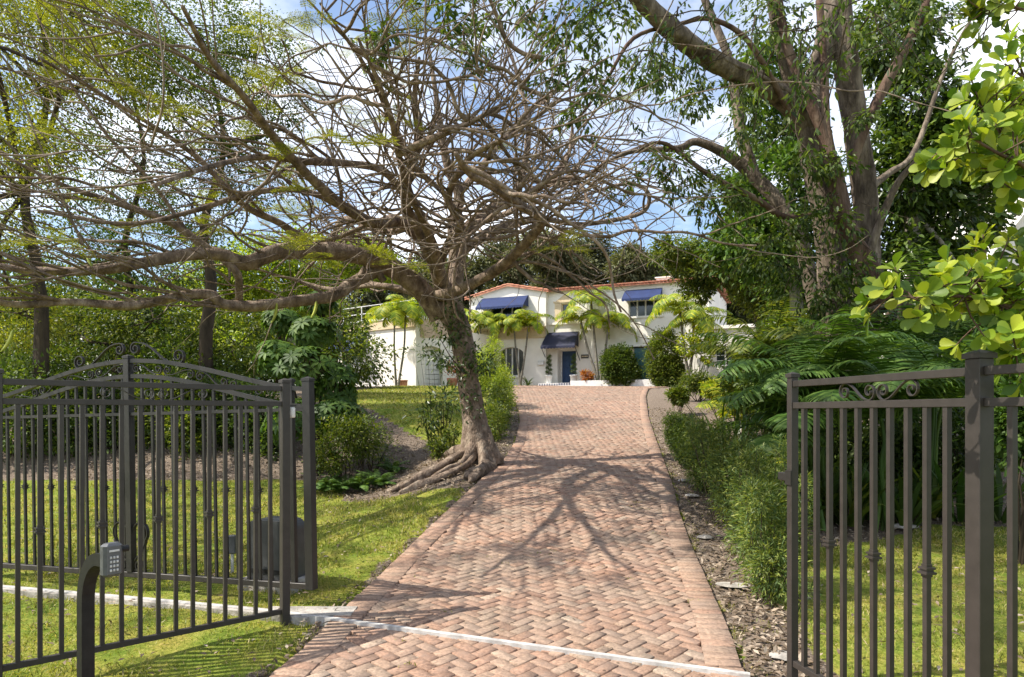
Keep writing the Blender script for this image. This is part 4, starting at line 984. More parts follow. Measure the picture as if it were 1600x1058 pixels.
# secondary shoots: crooked short ones in the crown centre, long gently arching ones towards the left
sec = []; cen = np.array(tuple(P(690, 400, PD))) - base
for (p, r) in main:
    L_ = np.sum(np.linalg.norm(np.diff(p, axis=0), axis=1)); n = int(L_ * 2.0)
    for q in range(n):
        f = 0.15 + 0.82 * rng.random(); c, d = at_frac(p, f); rr = np.interp(f, np.linspace(0, 1, len(r)), r)
        if rr < 0.014: continue
        side = unit(np.cross(d, rdir(1)[0])); out_ = unit((c - cen) * np.array([1, 1, .4]) + 1e-3)
        left = c[0] < -2.0
        if left or rng.random() < .35:
            dd = unit(d * .9 + side * .45 + out_ * .5 + np.array([0, 0, .28])); L2_ = 1.6 + 2.2 * rng.random(); r0 = min(rr * .5, .026) * (.5 + .6 * rng.random())
            pts = wander(c, dd, L2_, 12, 0.26, (0, 0, -.012), bend=rng.normal() * 0.05)
        else:
            dd = unit(side + d * 0.5 + np.array([0, 0, 0.35])); L2_ = 0.7 + 1.5 * rng.random(); r0 = min(rr * 0.6, 0.036) * (0.5 + 0.6 * rng.random())
            pts = wander(c, dd, L2_, 10, 0.42, (0, 0, 0.03), bend=rng.normal() * 0.14)
        if pts[-1][2] < 2.0 and c[0] < -1: pts[:, 2] = np.maximum(pts[:, 2], c[2] - .25 + np.linspace(0, .3, len(pts)))
        tb.add(pts, np.linspace(r0, r0 * .35, len(pts)), 6, 3, rough=0.08); sec.append((pts, r0))
lens = [(p, r) for p, r in main]
for q in range(250):
    p, r = lens[int(rng.random() * len(lens))]; f = .3 + .7 * rng.random(); c, d = at_frac(p, f)
    e = c + base; px = 800 + e[0] / e[1] * FPX; py = HZ - (e[2] - CAMZ) / e[1] * FPX
    if not (420 < px < 960 and py < 400): continue
    sg = 1 if rng.random() < .5 else -1
    dd = unit(np.array([sg, rng.normal() * .7, .15 + rng.normal() * .45])); r0 = .012 + .020 * rng.random() ** 1.5
    pts = wander(c, dd, 1.0 + 1.9 * rng.random(), 13, .42, (0, 0, -.01), bend=rng.normal() * .16); tb.add(pts, np.linspace(r0, r0 * .4, 13), 6, 3, rough=.08); sec.append((pts, r0))
tb.build('branches', M['bark_poin'], poin)
tw = Tubes(); tips = []
for (p, r0) in sec:
    for q in range(2 + int(rng.random() < .4)):
        f = 0.15 + 0.85 * rng.random(); c, d = at_frac(p, f)
        dd = unit(np.cross(d, rdir(1)[0]) * .8 + d * 0.9 + np.array([0, 0, .12 + rng.normal() * .2])); dd[2] = max(dd[2], -.25); L2_ = 0.6 + 1.3 * rng.random()
        pts = wander(c, dd, L2_, 9, 0.2, (0, 0, 0.0), bend=rng.normal() * 0.11); r1 = 0.007 + 0.009 * rng.random()
        tw.add(pts, np.linspace(r1, r1 * .4, 9), 4, 3); tips.append(pts)
        if rng.random() < .4:
            c, d = at_frac(pts, 0.3 + 0.6 * rng.random()); dd = unit(np.cross(d, rdir(1)[0]) + d)
            p2 = wander(c, dd, 0.3 + 0.6 * rng.random(), 7, 0.25, bend=rng.normal() * 0.12); tw.add(p2, np.linspace(0.005, .0025, 7), 3, 2); tips.append(p2)
tw.build('twigs', M['twig'], poin)
# feathery leaves, mostly towards the left and the outer crown
lv = Leaves(); tb = Tubes()
def feather(lv, tb, base_, az, el, L_, col=None):
    k = 8; t = np.linspace(0, 1, k); h = np.array([math.cos(az), math.sin(az), 0]); ang = el - 0.7 * t
    st = h[None] * np.cos(ang)[:, None] + np.array([0, 0, 1])[None] * np.sin(ang)[:, None]
    pts = base_ + np.vstack([np.zeros(3), np.cumsum(st[:-1] * L_ / (k - 1), 0)]); tb.add(pts, np.linspace(.004, .0015, k), 3, smooth=False, cap=False)
    m = 9; u = np.linspace(0.2, 1, m); C_ = np.stack([np.interp(u, t, pts[:, i]) for i in range(3)], 1); D = np.stack([np.interp(u, t, st[:, i]) for i in range(3)], 1)
    sd = unit(np.cross(D, [0, 0, 1])); up = np.cross(sd, D)
    for s_ in (-1, 1):
        ax = unit(sd * s_ + D * 0.5 + up * 0.05 + rng.normal(size=(m, 3)) * .08); pl_ = L_ * 0.30 * (0.7 + 0.3 * np.sin(u * 3))
        # each pinna carries a row of tiny leaflets
        for q in np.linspace(0.12, 1, 7):
            pc = C_ + ax * (pl_ * q)[:, None]
            for s2 in (-1, 1):
                lv.add(pc, unit(ax * .45 + np.cross(ax, up) * s2), up + rng.normal(size=(m, 3)) * .2, L_ * 0.072, L_ * 0.028, T_DIAMOND)
cand = []
for t_ in tips:
    e = t_[-1] + base; px = 800 + e[0] / e[1] * FPX; py = HZ - (e[2] - CAMZ) / e[1] * FPX
    pr = 0.15 if px < 480 else (0.03 if px < 700 else 0.008)
    if py < 120: pr *= 1.6
    if py > 430: pr *= .25
    if rng.random() < pr: cand.append(t_)
for t_ in cand:
    for q in range(4):
        e = t_[-1 - (q % 2)]; feather(lv, tb, e, rng.random() * 6.28, 0.1 + 0.6 * rng.random(), 0.26 + 0.22 * rng.random())
lv.absorb(tb).build('leaves', M['leaf_olive'], poin)
# long seed pods
for (a, b_, c, L_, an) in [(135, 400, -4.2, .36, .25), (128, 430, -4.25, .34, .5), (432, 232 + 240, -2.4, .33, -.25), (250, 205 + 240, -2.4, .3, -.2), (20, 515, -4.6, .3, -.5), (652, 165, -1.1, .3, .1), (494, 470, -2.2, .28, -.3), (560, 90, -1.4, .3, .3), (740, 130, .2, .28, .1)]:
    v = np.array(tuple(P(a, b_, PD + c))) - base; mb = MB(); n = 10; vs = []
    for k in range(n + 1):
        t = k / n; w_ = 0.024 * (math.sin(math.pi * min(1, t * 1.02)) ** .35 + .05); x = v[0] + math.sin(an) * t * L_ + .03 * math.sin(t * 3); z = v[2] - t * L_ * math.cos(an)
        vs += [(x - w_, v[1], z), (x, v[1] - .006, z), (x + w_, v[1] + .004, z), (x, v[1] + .008, z)]
    mb.add(vs, [(k * 4 + e, k * 4 + 4 + e, k * 4 + 4 + (e + 1) % 4, k * 4 + (e + 1) % 4) for k in range(n) for e in range(4)] + [(0, 1, 2, 3)]); mb.build('seed_pod', M['pod'], poin, True)
# climbing leaves on the trunk
lv = Leaves()
for k in range(26):
    f = rng.random(); a_ = P(np.interp(f, [0, .5, 1], [738, 727, 708]) + rng.normal() * 12, 650 - f * 190, PD - .27)
    c = np.array(tuple(a_)) - base
    m = 12; off = rng.normal(size=(m, 3)) * [.12, .06, .16]; lv.add(c + off, rdir(m) + [0, -.5, -.3], rdir(m) * .6 + [-.3, -.6, .7], .085, .04, T_LEAF)
lv.build('climbing_leaves', M['leaf_dark'], poin)

# ---- generic broadleaf tree
def tree(name, label, base_, trunk, blobs, mat, bark, n, L, W, T=T_DIAMOND, group=None, cat='tree', clump=.3, droop=.3, per=34, twigs=True, shell=.5, limbr=.04):
    """trunk: list of (x,y,z,r) world; blobs: (center, radii) world"""
    t = thing(name, label, cat, base_, 0, group); b = np.array(tuple(base_))
    tb = Tubes(); pts = [np.array(q[:3]) - b for q in trunk]; tb.add(pts, [q[3] for q in trunk], 10, 4, rough=0.12)
    tb.build('trunk', bark, t)
    bl = [(np.array(tuple(c)) - b, r) for c, r in blobs]
    if twigs:
        tb = Tubes(); P_ = np.array(pts)
        for c, r in bl:
            k = int(np.argmin(np.linalg.norm(P_[len(P_) // 2:] - c + [0, 0, .5], axis=1))) + len(P_) // 2
            s_ = P_[min(k, len(P_) - 1)]; mid = (s_ + c) / 2 + rng.normal(size=3) * .12 * np.linalg.norm(c - s_) + [0, 0, -.1]
            tb.add([s_, mid, c], [limbr * 1.6, limbr, limbr * .5], 6, 4, rough=.1)
            for q in range(7):
                e = c + rdir(1)[0] * np.array(r) * .85; tb.add([c, (c + e) / 2 + rng.normal(size=3) * .1, e], [limbr * .5, limbr * .3, limbr * .12], 4, 3)
        tb.build('limbs', bark, t)
    lv = Leaves(); clump_leaves(lv, bl, n, L, W, T, clump, droop, per, shell); lv.build('crown', mat, t); return t
def blob(px, py, d, rpx, rpy, rd=None):
    c = P(px, py, d); rx = rpx * d / FPX; rz_ = rpy * d / FPX; return (c, (rx, rd or (rx + rz_) / 2, rz_))
def gp(px, d): 
    x = (px - 800) / FPX * d; return (x, d, gz(x, d))
def tr_(seq): return [(*P(a, b_, d), r) for a, b_, d, r in seq]

GL_ = 'trees along the left boundary'
tree('broadleaf_tree', 'tall olive leaved tree at the far left edge rising behind the arched gate', gp(60, 15), [(*gp(60, 15), .2)] + tr_([(66, 520, 15, .14), (58, 420, 15.2, .12), (38, 300, 15.3, .09), (75, 150, 15.5, .06), (60, 0, 15.5, .03)]),
     [blob(-20, 60, 15, 130, 90), blob(100, 20, 16, 110, 70), blob(60, 200, 15.5, 100, 60), blob(-30, 330, 15, 90, 90), blob(150, 120, 15.5, 80, 55), blob(30, 490, 15.5, 80, 55), (Vector((-9.6, 9.5, 5.6)), (1.1, 1.1, .6)), (Vector((-8.6, 11.5, 6.2)), (1.0, 1.0, .6)), (Vector((-9.2, 7.2, 6.0)), (.9, .9, .5)), (Vector((-10.8, 12, 6.5)), (1.2, 1.2, .7)), (Vector((-7.8, 9.3, 6.8)), (.7, .7, .4))], M['leaf_olive'], M['bark_dark'], 43000, .085, .04, group=GL_, clump=.34)
tree('broadleaf_tree', 'green crowned tree with dark upright trunk behind the left limb of the poinciana', gp(328, 17), [(*gp(328, 17), .2)] + tr_([(322, 540, 17, .16), (330, 440, 17, .14), (318, 350, 17, .10), (350, 230, 17.3, .07), (325, 90, 17.5, .03)]),
     [blob(300, 40, 17, 110, 70), blob(400, 90, 18, 70, 60), blob(330, 190, 17, 90, 60), blob(260, 130, 17, 80, 60), blob(400, 270, 17.5, 70, 50), blob(300, 320, 17, 80, 55), blob(440, 170, 18, 50, 40)], M['leaf_mid'], M['bark_dark'], 31000, .085, .042, group=GL_, clump=.32)
tree('broadleaf_tree', 'middle olive green tree between the two dark trunks at left', gp(200, 20), [(*gp(200, 20), .2)] + tr_([(212, 500, 20, .11), (195, 380, 20, .09), (225, 250, 20, .06), (190, 80, 20, .03)]),
     [blob(190, 60, 20, 110, 80), blob(160, 260, 20, 110, 80), blob(250, 400, 20, 110, 60), blob(110, 400, 20, 100, 60), blob(60, -20, 20, 120, 60)], M['leaf_green'], M['bark_dark'], 26000, .11, .05, group=GL_, clump=.3)
tree('broadleaf_tree', 'bright lime green tree glowing behind the horizontal limbs', gp(450, 24), [(*gp(450, 24), .2)] + tr_([(455, 520, 24, .16), (460, 430, 24, .12), (465, 390, 24, .08)]),
     [blob(400, 420, 24, 70, 45), blob(480, 400, 24, 70, 40), blob(560, 390, 25, 50, 25), blob(440, 470, 24, 80, 40), blob(330, 440, 24, 60, 45), blob(590, 420, 25, 50, 30)], M['leaf_lime'], M['bark_pale'], 22000, .16, .07, group=GL_, clump=.3)
tree('broadleaf_tree', 'low yellowish tree filling the gap above the left fence', gp(200, 18.5), [(*gp(180, 18.5), .15)] + tr_([(180, 600, 18.5, .12), (190, 540, 18.5, .08)]),
     [blob(120, 520, 18.5, 100, 60), blob(240, 500, 18.5, 100, 60), blob(370, 540, 18.5, 80, 60), blob(20, 560, 18.5, 100, 70), blob(300, 590, 18.5, 90, 50)], M['leaf_mid'], M['bark_dark'], 17000, .12, .055, T=T_LEAF, group=GL_, clump=.26)

for k, (px, d, top, lab) in enumerate([(-40, 27, 430, 'dense dark screen tree at the far left beyond the boundary trunks'), (70, 29, 400, 'dense screen tree glimpsed between the far left trunk and gate crest'), (190, 27, 420, 'dense screen tree directly above the arched gate crest'), (300, 29, 430, 'dense screen tree left of the second dark trunk'), (400, 31, 440, 'dense screen tree behind the umbrella plant'), (500, 33, 450, 'screen tree left of the garage railing')]):
    tree('screen_tree', lab, gp(px, d), [(*gp(px, d), .2)] + tr_([(px, 560, d, .16), (px + 4, 480, d, .1)]), [blob(px, top + 60, d, 75, 50), blob(px + 30, 560, d - 1, 80, 55), blob(px - 25, 510, d, 70, 50)], [M['leaf_mid'], M['leaf_green'], M['leaf_dark'], M['leaf_lime'], M['leaf_green'], M['leaf_mid']][k], M['bark_dark'], 11000, .2, .10, T_LEAF, group='screen trees beyond the left boundary', shell=.4)

# ---- far wood behind the house, each tree of its own
GF = 'tall dark trees beyond the house'
far = [(585, 62, 375, 70), (660, 70, 395, 70), (735, 66, 400, 60), (800, 72, 375, 75), (860, 62, 358, 70), (925, 68, 365, 70), (985, 62, 385, 60), (1045, 66, 385, 70), (1110, 60, 395, 70), (500, 60, 400, 80), (1180, 64, 400, 80)]
flab = ['grey green tree beyond the garage roof, left of the leaning trunk', 'thin grey tree seen through the fork of the poinciana', 'grey green tree behind the gable peak', 'dark casuarina just right of the poinciana fork above the gable',
        'tallest dark rounded tree above the white house roof', 'dark tree right of the tallest one above the roof', 'lighter green tree above the chimney', 'pale green tree just right of the chimney', 'far tree half hidden by the yellow green tree at right',
        'far tree low behind the lime green foliage at left', 'far tree behind the big fig limbs at right']
for k, (px, d, top, wpx) in enumerate(far):
    b_ = gp(px, d); hh = P(px, top, d).z; rx = wpx * .85 * d / FPX
    bl = [(Vector((b_[0] + rng.normal() * rx * .45, d + rng.normal() * 2, hh - (0.5 + 9 * rng.random() ** .8) - rx * .2)), (rx * .5, rx * .5, rx * .36)) for q in range(13)]
    bl.append((Vector((b_[0], d, hh - rx * .5)), (rx * .5, rx * .5, rx * .5)))
    tree('distant_tree', flab[k], b_, [(b_[0], d, b_[2], .35), (b_[0], d, (b_[2] + hh) / 2, .25), (b_[0] + .3, d, hh - 1.5, .1)], bl, M['leaf_grey'] if k not in (7, 8, 9) else M['leaf_mid'], M['bark_dark'], 30000, .38, .16, group=GF, clump=.35, per=30, limbr=.09)

# ---- the big multi-stemmed fig on the right
FD = 11.5
fb = gp(1318, FD); fig = thing('fig_tree', 'massive grey multi stemmed fig tree rising over the ferns at right', 'tree', fb); fB = np.array(fb)
def F3(seq): return [np.array(tuple(P(a, b_, FD + c))) - fB for a, b_, c, r in seq], [r for *_, r in seq]
stems = [
 [(1318, 640, 0, .36), (1312, 560, 0, .27), (1306, 480, 0, .235), (1298, 400, 0, .215), (1290, 320, 0, .22), (1275, 240, 0, .27), (1262, 180, 0, .24)],
 [(1340, 640, .3, .28), (1352, 480, .4, .2), (1356, 400, .4, .17), (1352, 300, .4, .18), (1340, 210, .4, .2), (1324, 120, .3, .21), (1312, 40, .3, .21), (1306, -60, .3, .20), (1300, -200, .3, .14)],
 [(1268, 200, 0, .22), (1272, 140, .1, .20), (1285, 80, .2, .17), (1300, 0, .3, .15), (1320, -120, .3, .1)],
 [(1270, 215, 0, .2), (1238, 165, -.2, .19), (1190, 132, -.6, .16), (1140, 108, -1.0, .15), (1090, 78, -1.4, .145), (1040, 38, -1.8, .14), (1000, 0, -2.1, .12), (950, -60, -2.6, .08)],
 [(1378, 470, -.5, .2), (1362, 440, -.5, .19), (1335, 380, -.5, .16), (1312, 320, -.5, .14), (1298, 250, -.5, .12)],
]
tb = Tubes()
for s_ in stems[:3]: p_, r_ = F3(s_); tb.add(p_, r_, 18, 6, rough=0.13)
for q in range(26):
    s_ = stems[q % 2 if q % 5 else 3]; pts, rr_ = F3(s_); a_ = rng.random() * 6.28; k0 = int(rng.random() * 2); k1 = min(len(pts), k0 + 3 + int(3 * rng.random())); o_ = []
    for k in range(k0, k1):
        a_ += rng.normal() * .25; o_.append(pts[k] + np.array([math.cos(a_), math.sin(a_), 0]) * rr_[k] * .93)
    if len(o_) > 2: w0 = .02 + .05 * rng.random(); tb.add(o_, np.linspace(w0, w0 * .6, len(o_)), 7, 6, rough=.25)
tb.build('trunk', M['bark_fig'], fig)
tb = Tubes(); p_, r_ = F3(stems[3]); tb.add(p_, r_, 14, 6, rough=.12)
tb.add(*F3([(1258, 395, .8, .13), (1222, 325, .8, .12), (1180, 278, .9, .12), (1143, 245, .9, .10), (1090, 222, .9, .07), (1060, 232, .8, .06), (1000, 235, .7, .04), (955, 250, .6, .03), (900, 300, .5, .02)]), 10, 5, rough=.12)
tb.add(*F3([(1300, 600, .6, .14), (1262, 420, .8, .13), (1258, 395, .8, .13)]), 10, 5, rough=.12)
tb.add(*F3([(1180, 278, 1, .10), (1160, 215, 1.1, .11), (1150, 150, 1.2, .1), (1138, 90, 1.2, .08), (1105, 10, 1.3, .07), (1080, -60, 1.3, .05)]), 10, 5, rough=.12)
tb.add(*F3([(1265, 200, .1, .1), (1232, 130, 0, .08), (1215, 60, -.1, .07), (1195, -40, -.2, .05)]), 8, 5, rough=.1)
tb.add(*F3([(1350, 300, .6, .08), (1390, 270, .9, .06), (1430, 235, 1.2, .05), (1480, 100, 1.5, .035), (1540, -10, 2, .02)]), 8, 5, rough=.1)
tb.add(*F3([(1345, 430, .3, .08), (1395, 300, .0, .06), (1432, 250, -.2, .04)]), 8, 5, rough=.1)
tb.build('limb', M['bark_fig'], fig)
tb = Tubes(); p_, r_ = F3(stems[4]); tb.add(p_, r_, 14, 6, rough=.22)
tb.add(*F3([(1300, 262, -.5, .12), (1286, 212, -.5, .09), (1258, 140, -.5, .085), (1232, 80, -.5, .08), (1215, 0, -.5, .07), (1205, -60, -.5, .05)]), 10, 5, rough=.12)
tb.add(*F3([(1300, 262, -.5, .11), (1290, 200, -.5, .08), (1288, 120, -.45, .07), (1280, 0, -.4, .06)]), 10, 5, rough=.12)
tb.add(*F3([(1330, 262, -.3, .07), (1352, 200, -.3, .085), (1382, 135, -.3, .08), (1420, 65, -.3, .075), (1450, 0, -.3, .06), (1470, -60, -.3, .05)]), 10, 5, rough=.1)
tb.add(*F3([(1240, 190, -.4, .05), (1210, 130, -.7, .045), (1165, 60, -1.1, .04), (1110, 30, -1.4, .035), (1060, 38, -1.6, .03), (990, 60, -1.9, .028), (945, 130, -2.1, .022), (900, 190, -2.3, .015)]), 8, 5, rough=.1)
tb.add(*F3([(1290, 330, -.3, .05), (1230, 340, -.6, .05), (1180, 310, -.9, .05), (1110, 275, -1.2, .04), (1040, 225, -1.6, .03), (1000, 232, -1.8, .02)]), 8, 5, rough=.1)
tb.build('red_limbs', M['bark_red'], fig)
tb = Tubes(); tipsF = []
for q in range(85):
    px = 560 + 1000 * rng.random() ** .8; py = -60 + 150 * rng.random(); d = 6.5 + 5 * rng.random()
    s_ = np.array(tuple(P(px, py, d))) - fB; dd = np.array([-0.5 + rng.normal() * .8, rng.normal() * .6, -.35 + rng.normal() * .3])
    pts = wander(s_, dd, .7 + .9 * rng.random(), 8, .4, (0, 0, -.09)); tb.add(pts, np.linspace(.009, .003, 8), 4, 2); tipsF.append(pts)
for (a, b_, d_) in [(1060, 60, -1.6), (1000, 90, -1.8), (940, 130, -2.0), (1100, 290, -1.2), (1050, 240, -1.5), (1010, 240, -1.7), (1150, 310, -1.), (1220, 350, -.6), (1200, 130, -.7), (1130, 120, -1.), (1290, 420, -.6), (1330, 330, -.7), (1260, 290, -.6), (1300, 470, -.6), (1190, 380, -.4), (1250, 60, -.4), (1340, 440, -.8), (1240, 430, -.5)]:
    for q in range(5):
        s_ = np.array(tuple(P(a + rng.normal() * 22, b_ + rng.normal() * 18, FD + d_))) - fB
        pts = wander(s_, [rng.normal(), rng.normal() * .6, -.5], .5 + .5 * rng.random(), 7, .4, (0, 0, -.1)); tb.add(pts, np.linspace(.007, .002, 7), 4, 2); tipsF.append(pts)
tb.build('twigs', M['bark_dark'], fig)
lv = Leaves()
# the part of the canopy that spreads high over the gate
tb = Tubes(); hi = []
for (x, y, z) in [(-2.6, 5.2, 8.2), (-1.2, 6.6, 8.4), (-1.8, 3.6, 8.0), (.1, 5.4, 8.8), (-3.6, 6.6, 8.6), (-.4, 3.4, 8.6), (-2.8, 4.0, 9), (.8, 7.0, 9.2)]:
    hi.append((np.array([x, y, z]) - fB, (1.0, 1.0, .6)))
    m_ = np.array([x * .4 + 1.2, y * .5 + 4.6, z + .5]) - fB; tb.add([np.array(tuple(P(1000, 0, FD - 2.1))) - fB, m_, hi[-1][0]], [.07, .045, .015], 7, 4, rough=.1)
tb.build('overhead_limbs', M['bark_fig'], fig)
clump_leaves(lv, hi, 5200, .11, .045, T_LEAF, .4, .6, 20, .2)
for pts in tipsF:
    m = 26; f = 0.25 + .75 * rng.random(m); c = np.array([at_frac(pts, q)[0] for q in f]) + rng.normal(size=(m, 3)) * .035
    lv.add(c, rdir(m) * .7 + [0, 0, -.8], rdir(m) * .8 + [-.3, -.2, .6], .09 + .03 * rng.random(m), .037, T_LEAF)
cls = [blob(600, 60, FD - 3.6, 32, 40), blob(690, 30, FD - 3.6, 40, 50), blob(740, 70, FD - 3.5, 30, 45), blob(800, 20, FD - 3.4, 45, 28), blob(880, 60, FD - 3.2, 50, 60), blob(950, 40, FD - 3, 55, 45), blob(915, 130, FD - 2.8, 40, 40), blob(850, 140, FD - 2.9, 40, 30),
       blob(1060, 260, FD - 1.6, 50, 40), blob(1120, 310, FD - 1.2, 50, 40), blob(1010, 110, FD - 2, 40, 35), blob(920, 175, FD - 2.2, 45, 22), blob(1400, 30, FD - .3, 90, 38), blob(1190, 50, FD - .2, 60, 50), blob(1220, 400, FD - .5, 55, 50), blob(1300, 460, FD - .8, 50, 45), blob(1180, 190, FD + .4, 50, 40), blob(1080, 160, FD - 1, 50, 30), blob(1290, 350, FD - .8, 60, 35), blob(1310, 250, FD - .9, 45, 30), blob(1350, 180, FD - .6, 30, 35), blob(1250, 260, FD - .7, 40, 40), blob(1330, 420, FD - .9, 40, 40), blob(1290, 520, FD - .8, 35, 25)]
clump_leaves(lv, [(np.array(tuple(c)) - fB, r) for c, r in cls], 7400, .10, .042, T_LEAF, .35, .8, 22, .3)
lv.build('crown', M['leaf_green'], fig)

GR = 'trees massed on the right bank'
tree('broadleaf_tree', 'bright green large leaved tree right behind the fig stems', gp(1240, 15.5), [(*gp(1240, 15.5), .2)] + tr_([(1245, 500, 15.5, .15), (1235, 350, 15.5, .12), (1240, 250, 15.5, .08)]),
     [blob(1220, 300, 15.5, 70, 60), blob(1230, 210, 16, 55, 50), blob(1180, 380, 15.5, 70, 50), blob(1270, 420, 16, 80, 60), blob(1200, 120, 16, 50, 50), blob(1150, 300, 17, 30, 30)], M['leaf_fern'], M['bark_pale'], 15000, .17, .085, T_LEAF, group=GR)
tree('broadleaf_tree', 'yellowish green tree drooping in front of the right end of the house', gp(1195, 22), [(*gp(1195, 22), .16)] + tr_([(1192, 560, 22, .12), (1180, 480, 22, .1), (1150, 420, 22, .07)]),
     [blob(1062, 392, 22, 42, 24), blob(1110, 420, 22, 55, 32), blob(1165, 380, 22, 55, 40), blob(1195, 440, 22, 55, 50), blob(1235, 480, 21, 45, 50), blob(1090, 455, 22, 25, 16)], M['leaf_mid'], M['bark_dark'], 26000, .13, .055, T_LEAF, group=GR)
tree('dark_tree', 'dense glossy dark green tree filling the right side behind the fig', gp(1450, 15), [(*gp(1450, 15), .25)] + tr_([(1440, 500, 15, .2), (1425, 330, 15, .15), (1450, 200, 15, .1), (1455, 90, 15, .03)]),
     [blob(1430, 160, 15, 55, 60), blob(1395, 60, 15.5, 50, 70), blob(1500, 220, 15, 70, 70), blob(1420, 270, 15, 70, 80), blob(1480, 350, 15.5, 80, 60), blob(1400, 420, 15.5, 80, 70), blob(1540, 200, 15, 40, 35), blob(1500, 480, 15.5, 60, 60), blob(1550, 250, 15.5, 40, 50)], M['leaf_dark'], M['bark_pale'], 26000, .19, .085, T_LEAF, group=GR)
tree('dark_tree', 'dark understorey tree below the fig crown behind the fern fronds', gp(1380, 13.5), [(*gp(1400, 13.5), .15)] + tr_([(1405, 560, 13.5, .13), (1410, 470, 13.5, .09), (1420, 430, 13.5, .03)]),
     [blob(1400, 560, 13.5, 80, 50), blob(1480, 590, 13.5, 80, 60), blob(1300, 590, 14, 70, 60), blob(1580, 640, 13.5, 60, 70), blob(1240, 560, 14.5, 60, 60), blob(1460, 520, 14, 70, 50), blob(1380, 660, 13.5, 100, 50), blob(1550, 560, 14, 60, 60)], M['leaf_dark'], M['bark_dark'], 26000, .15, .06, T_LEAF, group=GR)
tree('slim_tree', 'slim trunked tree standing against the pale neighbour roof', gp(1525, 18), [(*gp(1525, 18), .12)] + tr_([(1525, 500, 18, .11), (1524, 380, 18, .10), (1530, 200, 18, .07)]),
     [blob(1530, 320, 18, 35, 35), blob(1560, 290, 18, 35, 25), blob(1590, 200, 18, 40, 50), blob(1500, 400, 18, 30, 30)], M['leaf_mid'], M['bark_pale'], 5000, .11, .05, group=GR)

# ---- clusia (autograph-leaved shrub) reaching in from the right, close to the camera
cl = thing('clusia_shrub', 'yellow green clusia with thick paddle leaves reaching in over the right fence', 'shrub', (3.6, 3.1, 0)); cB = np.array([3.6, 3.1, 0])
tb = Tubes(); lv = Leaves()
cb = [[(1620, 620, 3.2), (1600, 500, 3.1), (1540, 470, 3.0), (1480, 462, 2.9), (1430, 465, 2.85), (1385, 460, 2.8)],
      [(1620, 560, 3.2), (1590, 470, 3.1), (1540, 440, 3.0), (1490, 445, 2.95)], [(1640, 560, 3.2), (1600, 440, 3.2), (1560, 420, 3.2), (1530, 425, 3.1)],
      [(1680, 420, 3.3), (1600, 300, 3.2), (1540, 250, 3.1), (1490, 238, 3.0)], [(1660, 300, 3.3), (1590, 200, 3.2), (1545, 180, 3.1), (1530, 160, 3.1)], [(1680, 200, 3.3), (1610, 130, 3.3), (1570, 100, 3.2)],
      [(1660, 320, 3.1), (1600, 260, 3.0), (1560, 240, 2.9), (1510, 210, 2.9)], [(1640, 400, 3.2), (1600, 280, 3.2), (1580, 270, 3.1)], [(1680, 640, 3), (1610, 560, 3.0), (1585, 545, 2.95)], [(1660, 700, 3), (1610, 500, 3.1), (1560, 500, 3.1), (1520, 480, 3.05)],
      [(1690, 240, 3.3), (1620, 180, 3.3), (1580, 165, 3.2), (1560, 215, 3.1)], [(1690, 60, 3.6), (1610, 20, 3.6), (1560, 10, 3.6), (1520, 30, 3.6)], [(1690, 480, 3.3), (1630, 420, 3.3), (1590, 400, 3.3)]]
for s_ in cb:
    pts = [np.array(tuple(P(*q))) - cB for q in s_]; p, r, t = tb.add(pts, np.linspace(.012, .004, len(pts)), 6, 4)
    n = len(p)
    for k in range(max(1, n // 3), n):
        if k % 2 and k < n - 1: continue
        whorl = 6 if k == n - 1 else 3
        for q in range(whorl):
            an = rng.random() * 6.28; d = t[k]; u = unit(np.cross(d, [0.1, .2, 1])); v = np.cross(d, u)
            ax = unit(d * (.5 + .3 * rng.random()) + (u * math.cos(an) + v * math.sin(an)) * .8 + np.array([0, -.1, .25]))
            lv.add(p[k] + ax * .015, ax, unit(rdir(1)[0] * .5 + np.array([-.35, -.55, .8])), .07 + .03 * rng.random(), .052, T_OBOV)
    for q in range(int(len(s_) * 4)):
        c, d = at_frac(p, .25 + .75 * rng.random()); dd = unit(rdir(1)[0] * .9 + d * .4 + np.array([0, 0, .15])); L2_ = .06 + .14 * rng.random()
        e = c + dd * L2_; tb.add([c, (c + e) / 2 + rng.normal(size=3) * .006, e], [.004, .0035, .003], 5, 2)
        for z in range(6):
            an = z * 1.05 + rng.random() * .4; u = unit(np.cross(dd, [0.1, .2, 1])); v = np.cross(dd, u)
            ax = unit(dd * (.45 + .4 * rng.random()) + (u * math.cos(an) + v * math.sin(an)) * .85)
            lv.add(e - dd * .01 * (z % 3), ax, unit(dd * .7 + np.array([-.35, -.35, .5]) + rng.normal(size=3) * .2), .06 + .03 * rng.random(), .05, T_OBOV)
tb.add([np.array([0, 0, -.1]), np.array([.1, 0, 1.0]), np.array([0.0, .05, 1.9]), np.array([.1, .1, 3])], [.05, .045, .035, .02], 10, 4)
tb.build('stems', M['bark_red'], cl); lv.build('leaves', M['leaf_clusia'], cl)
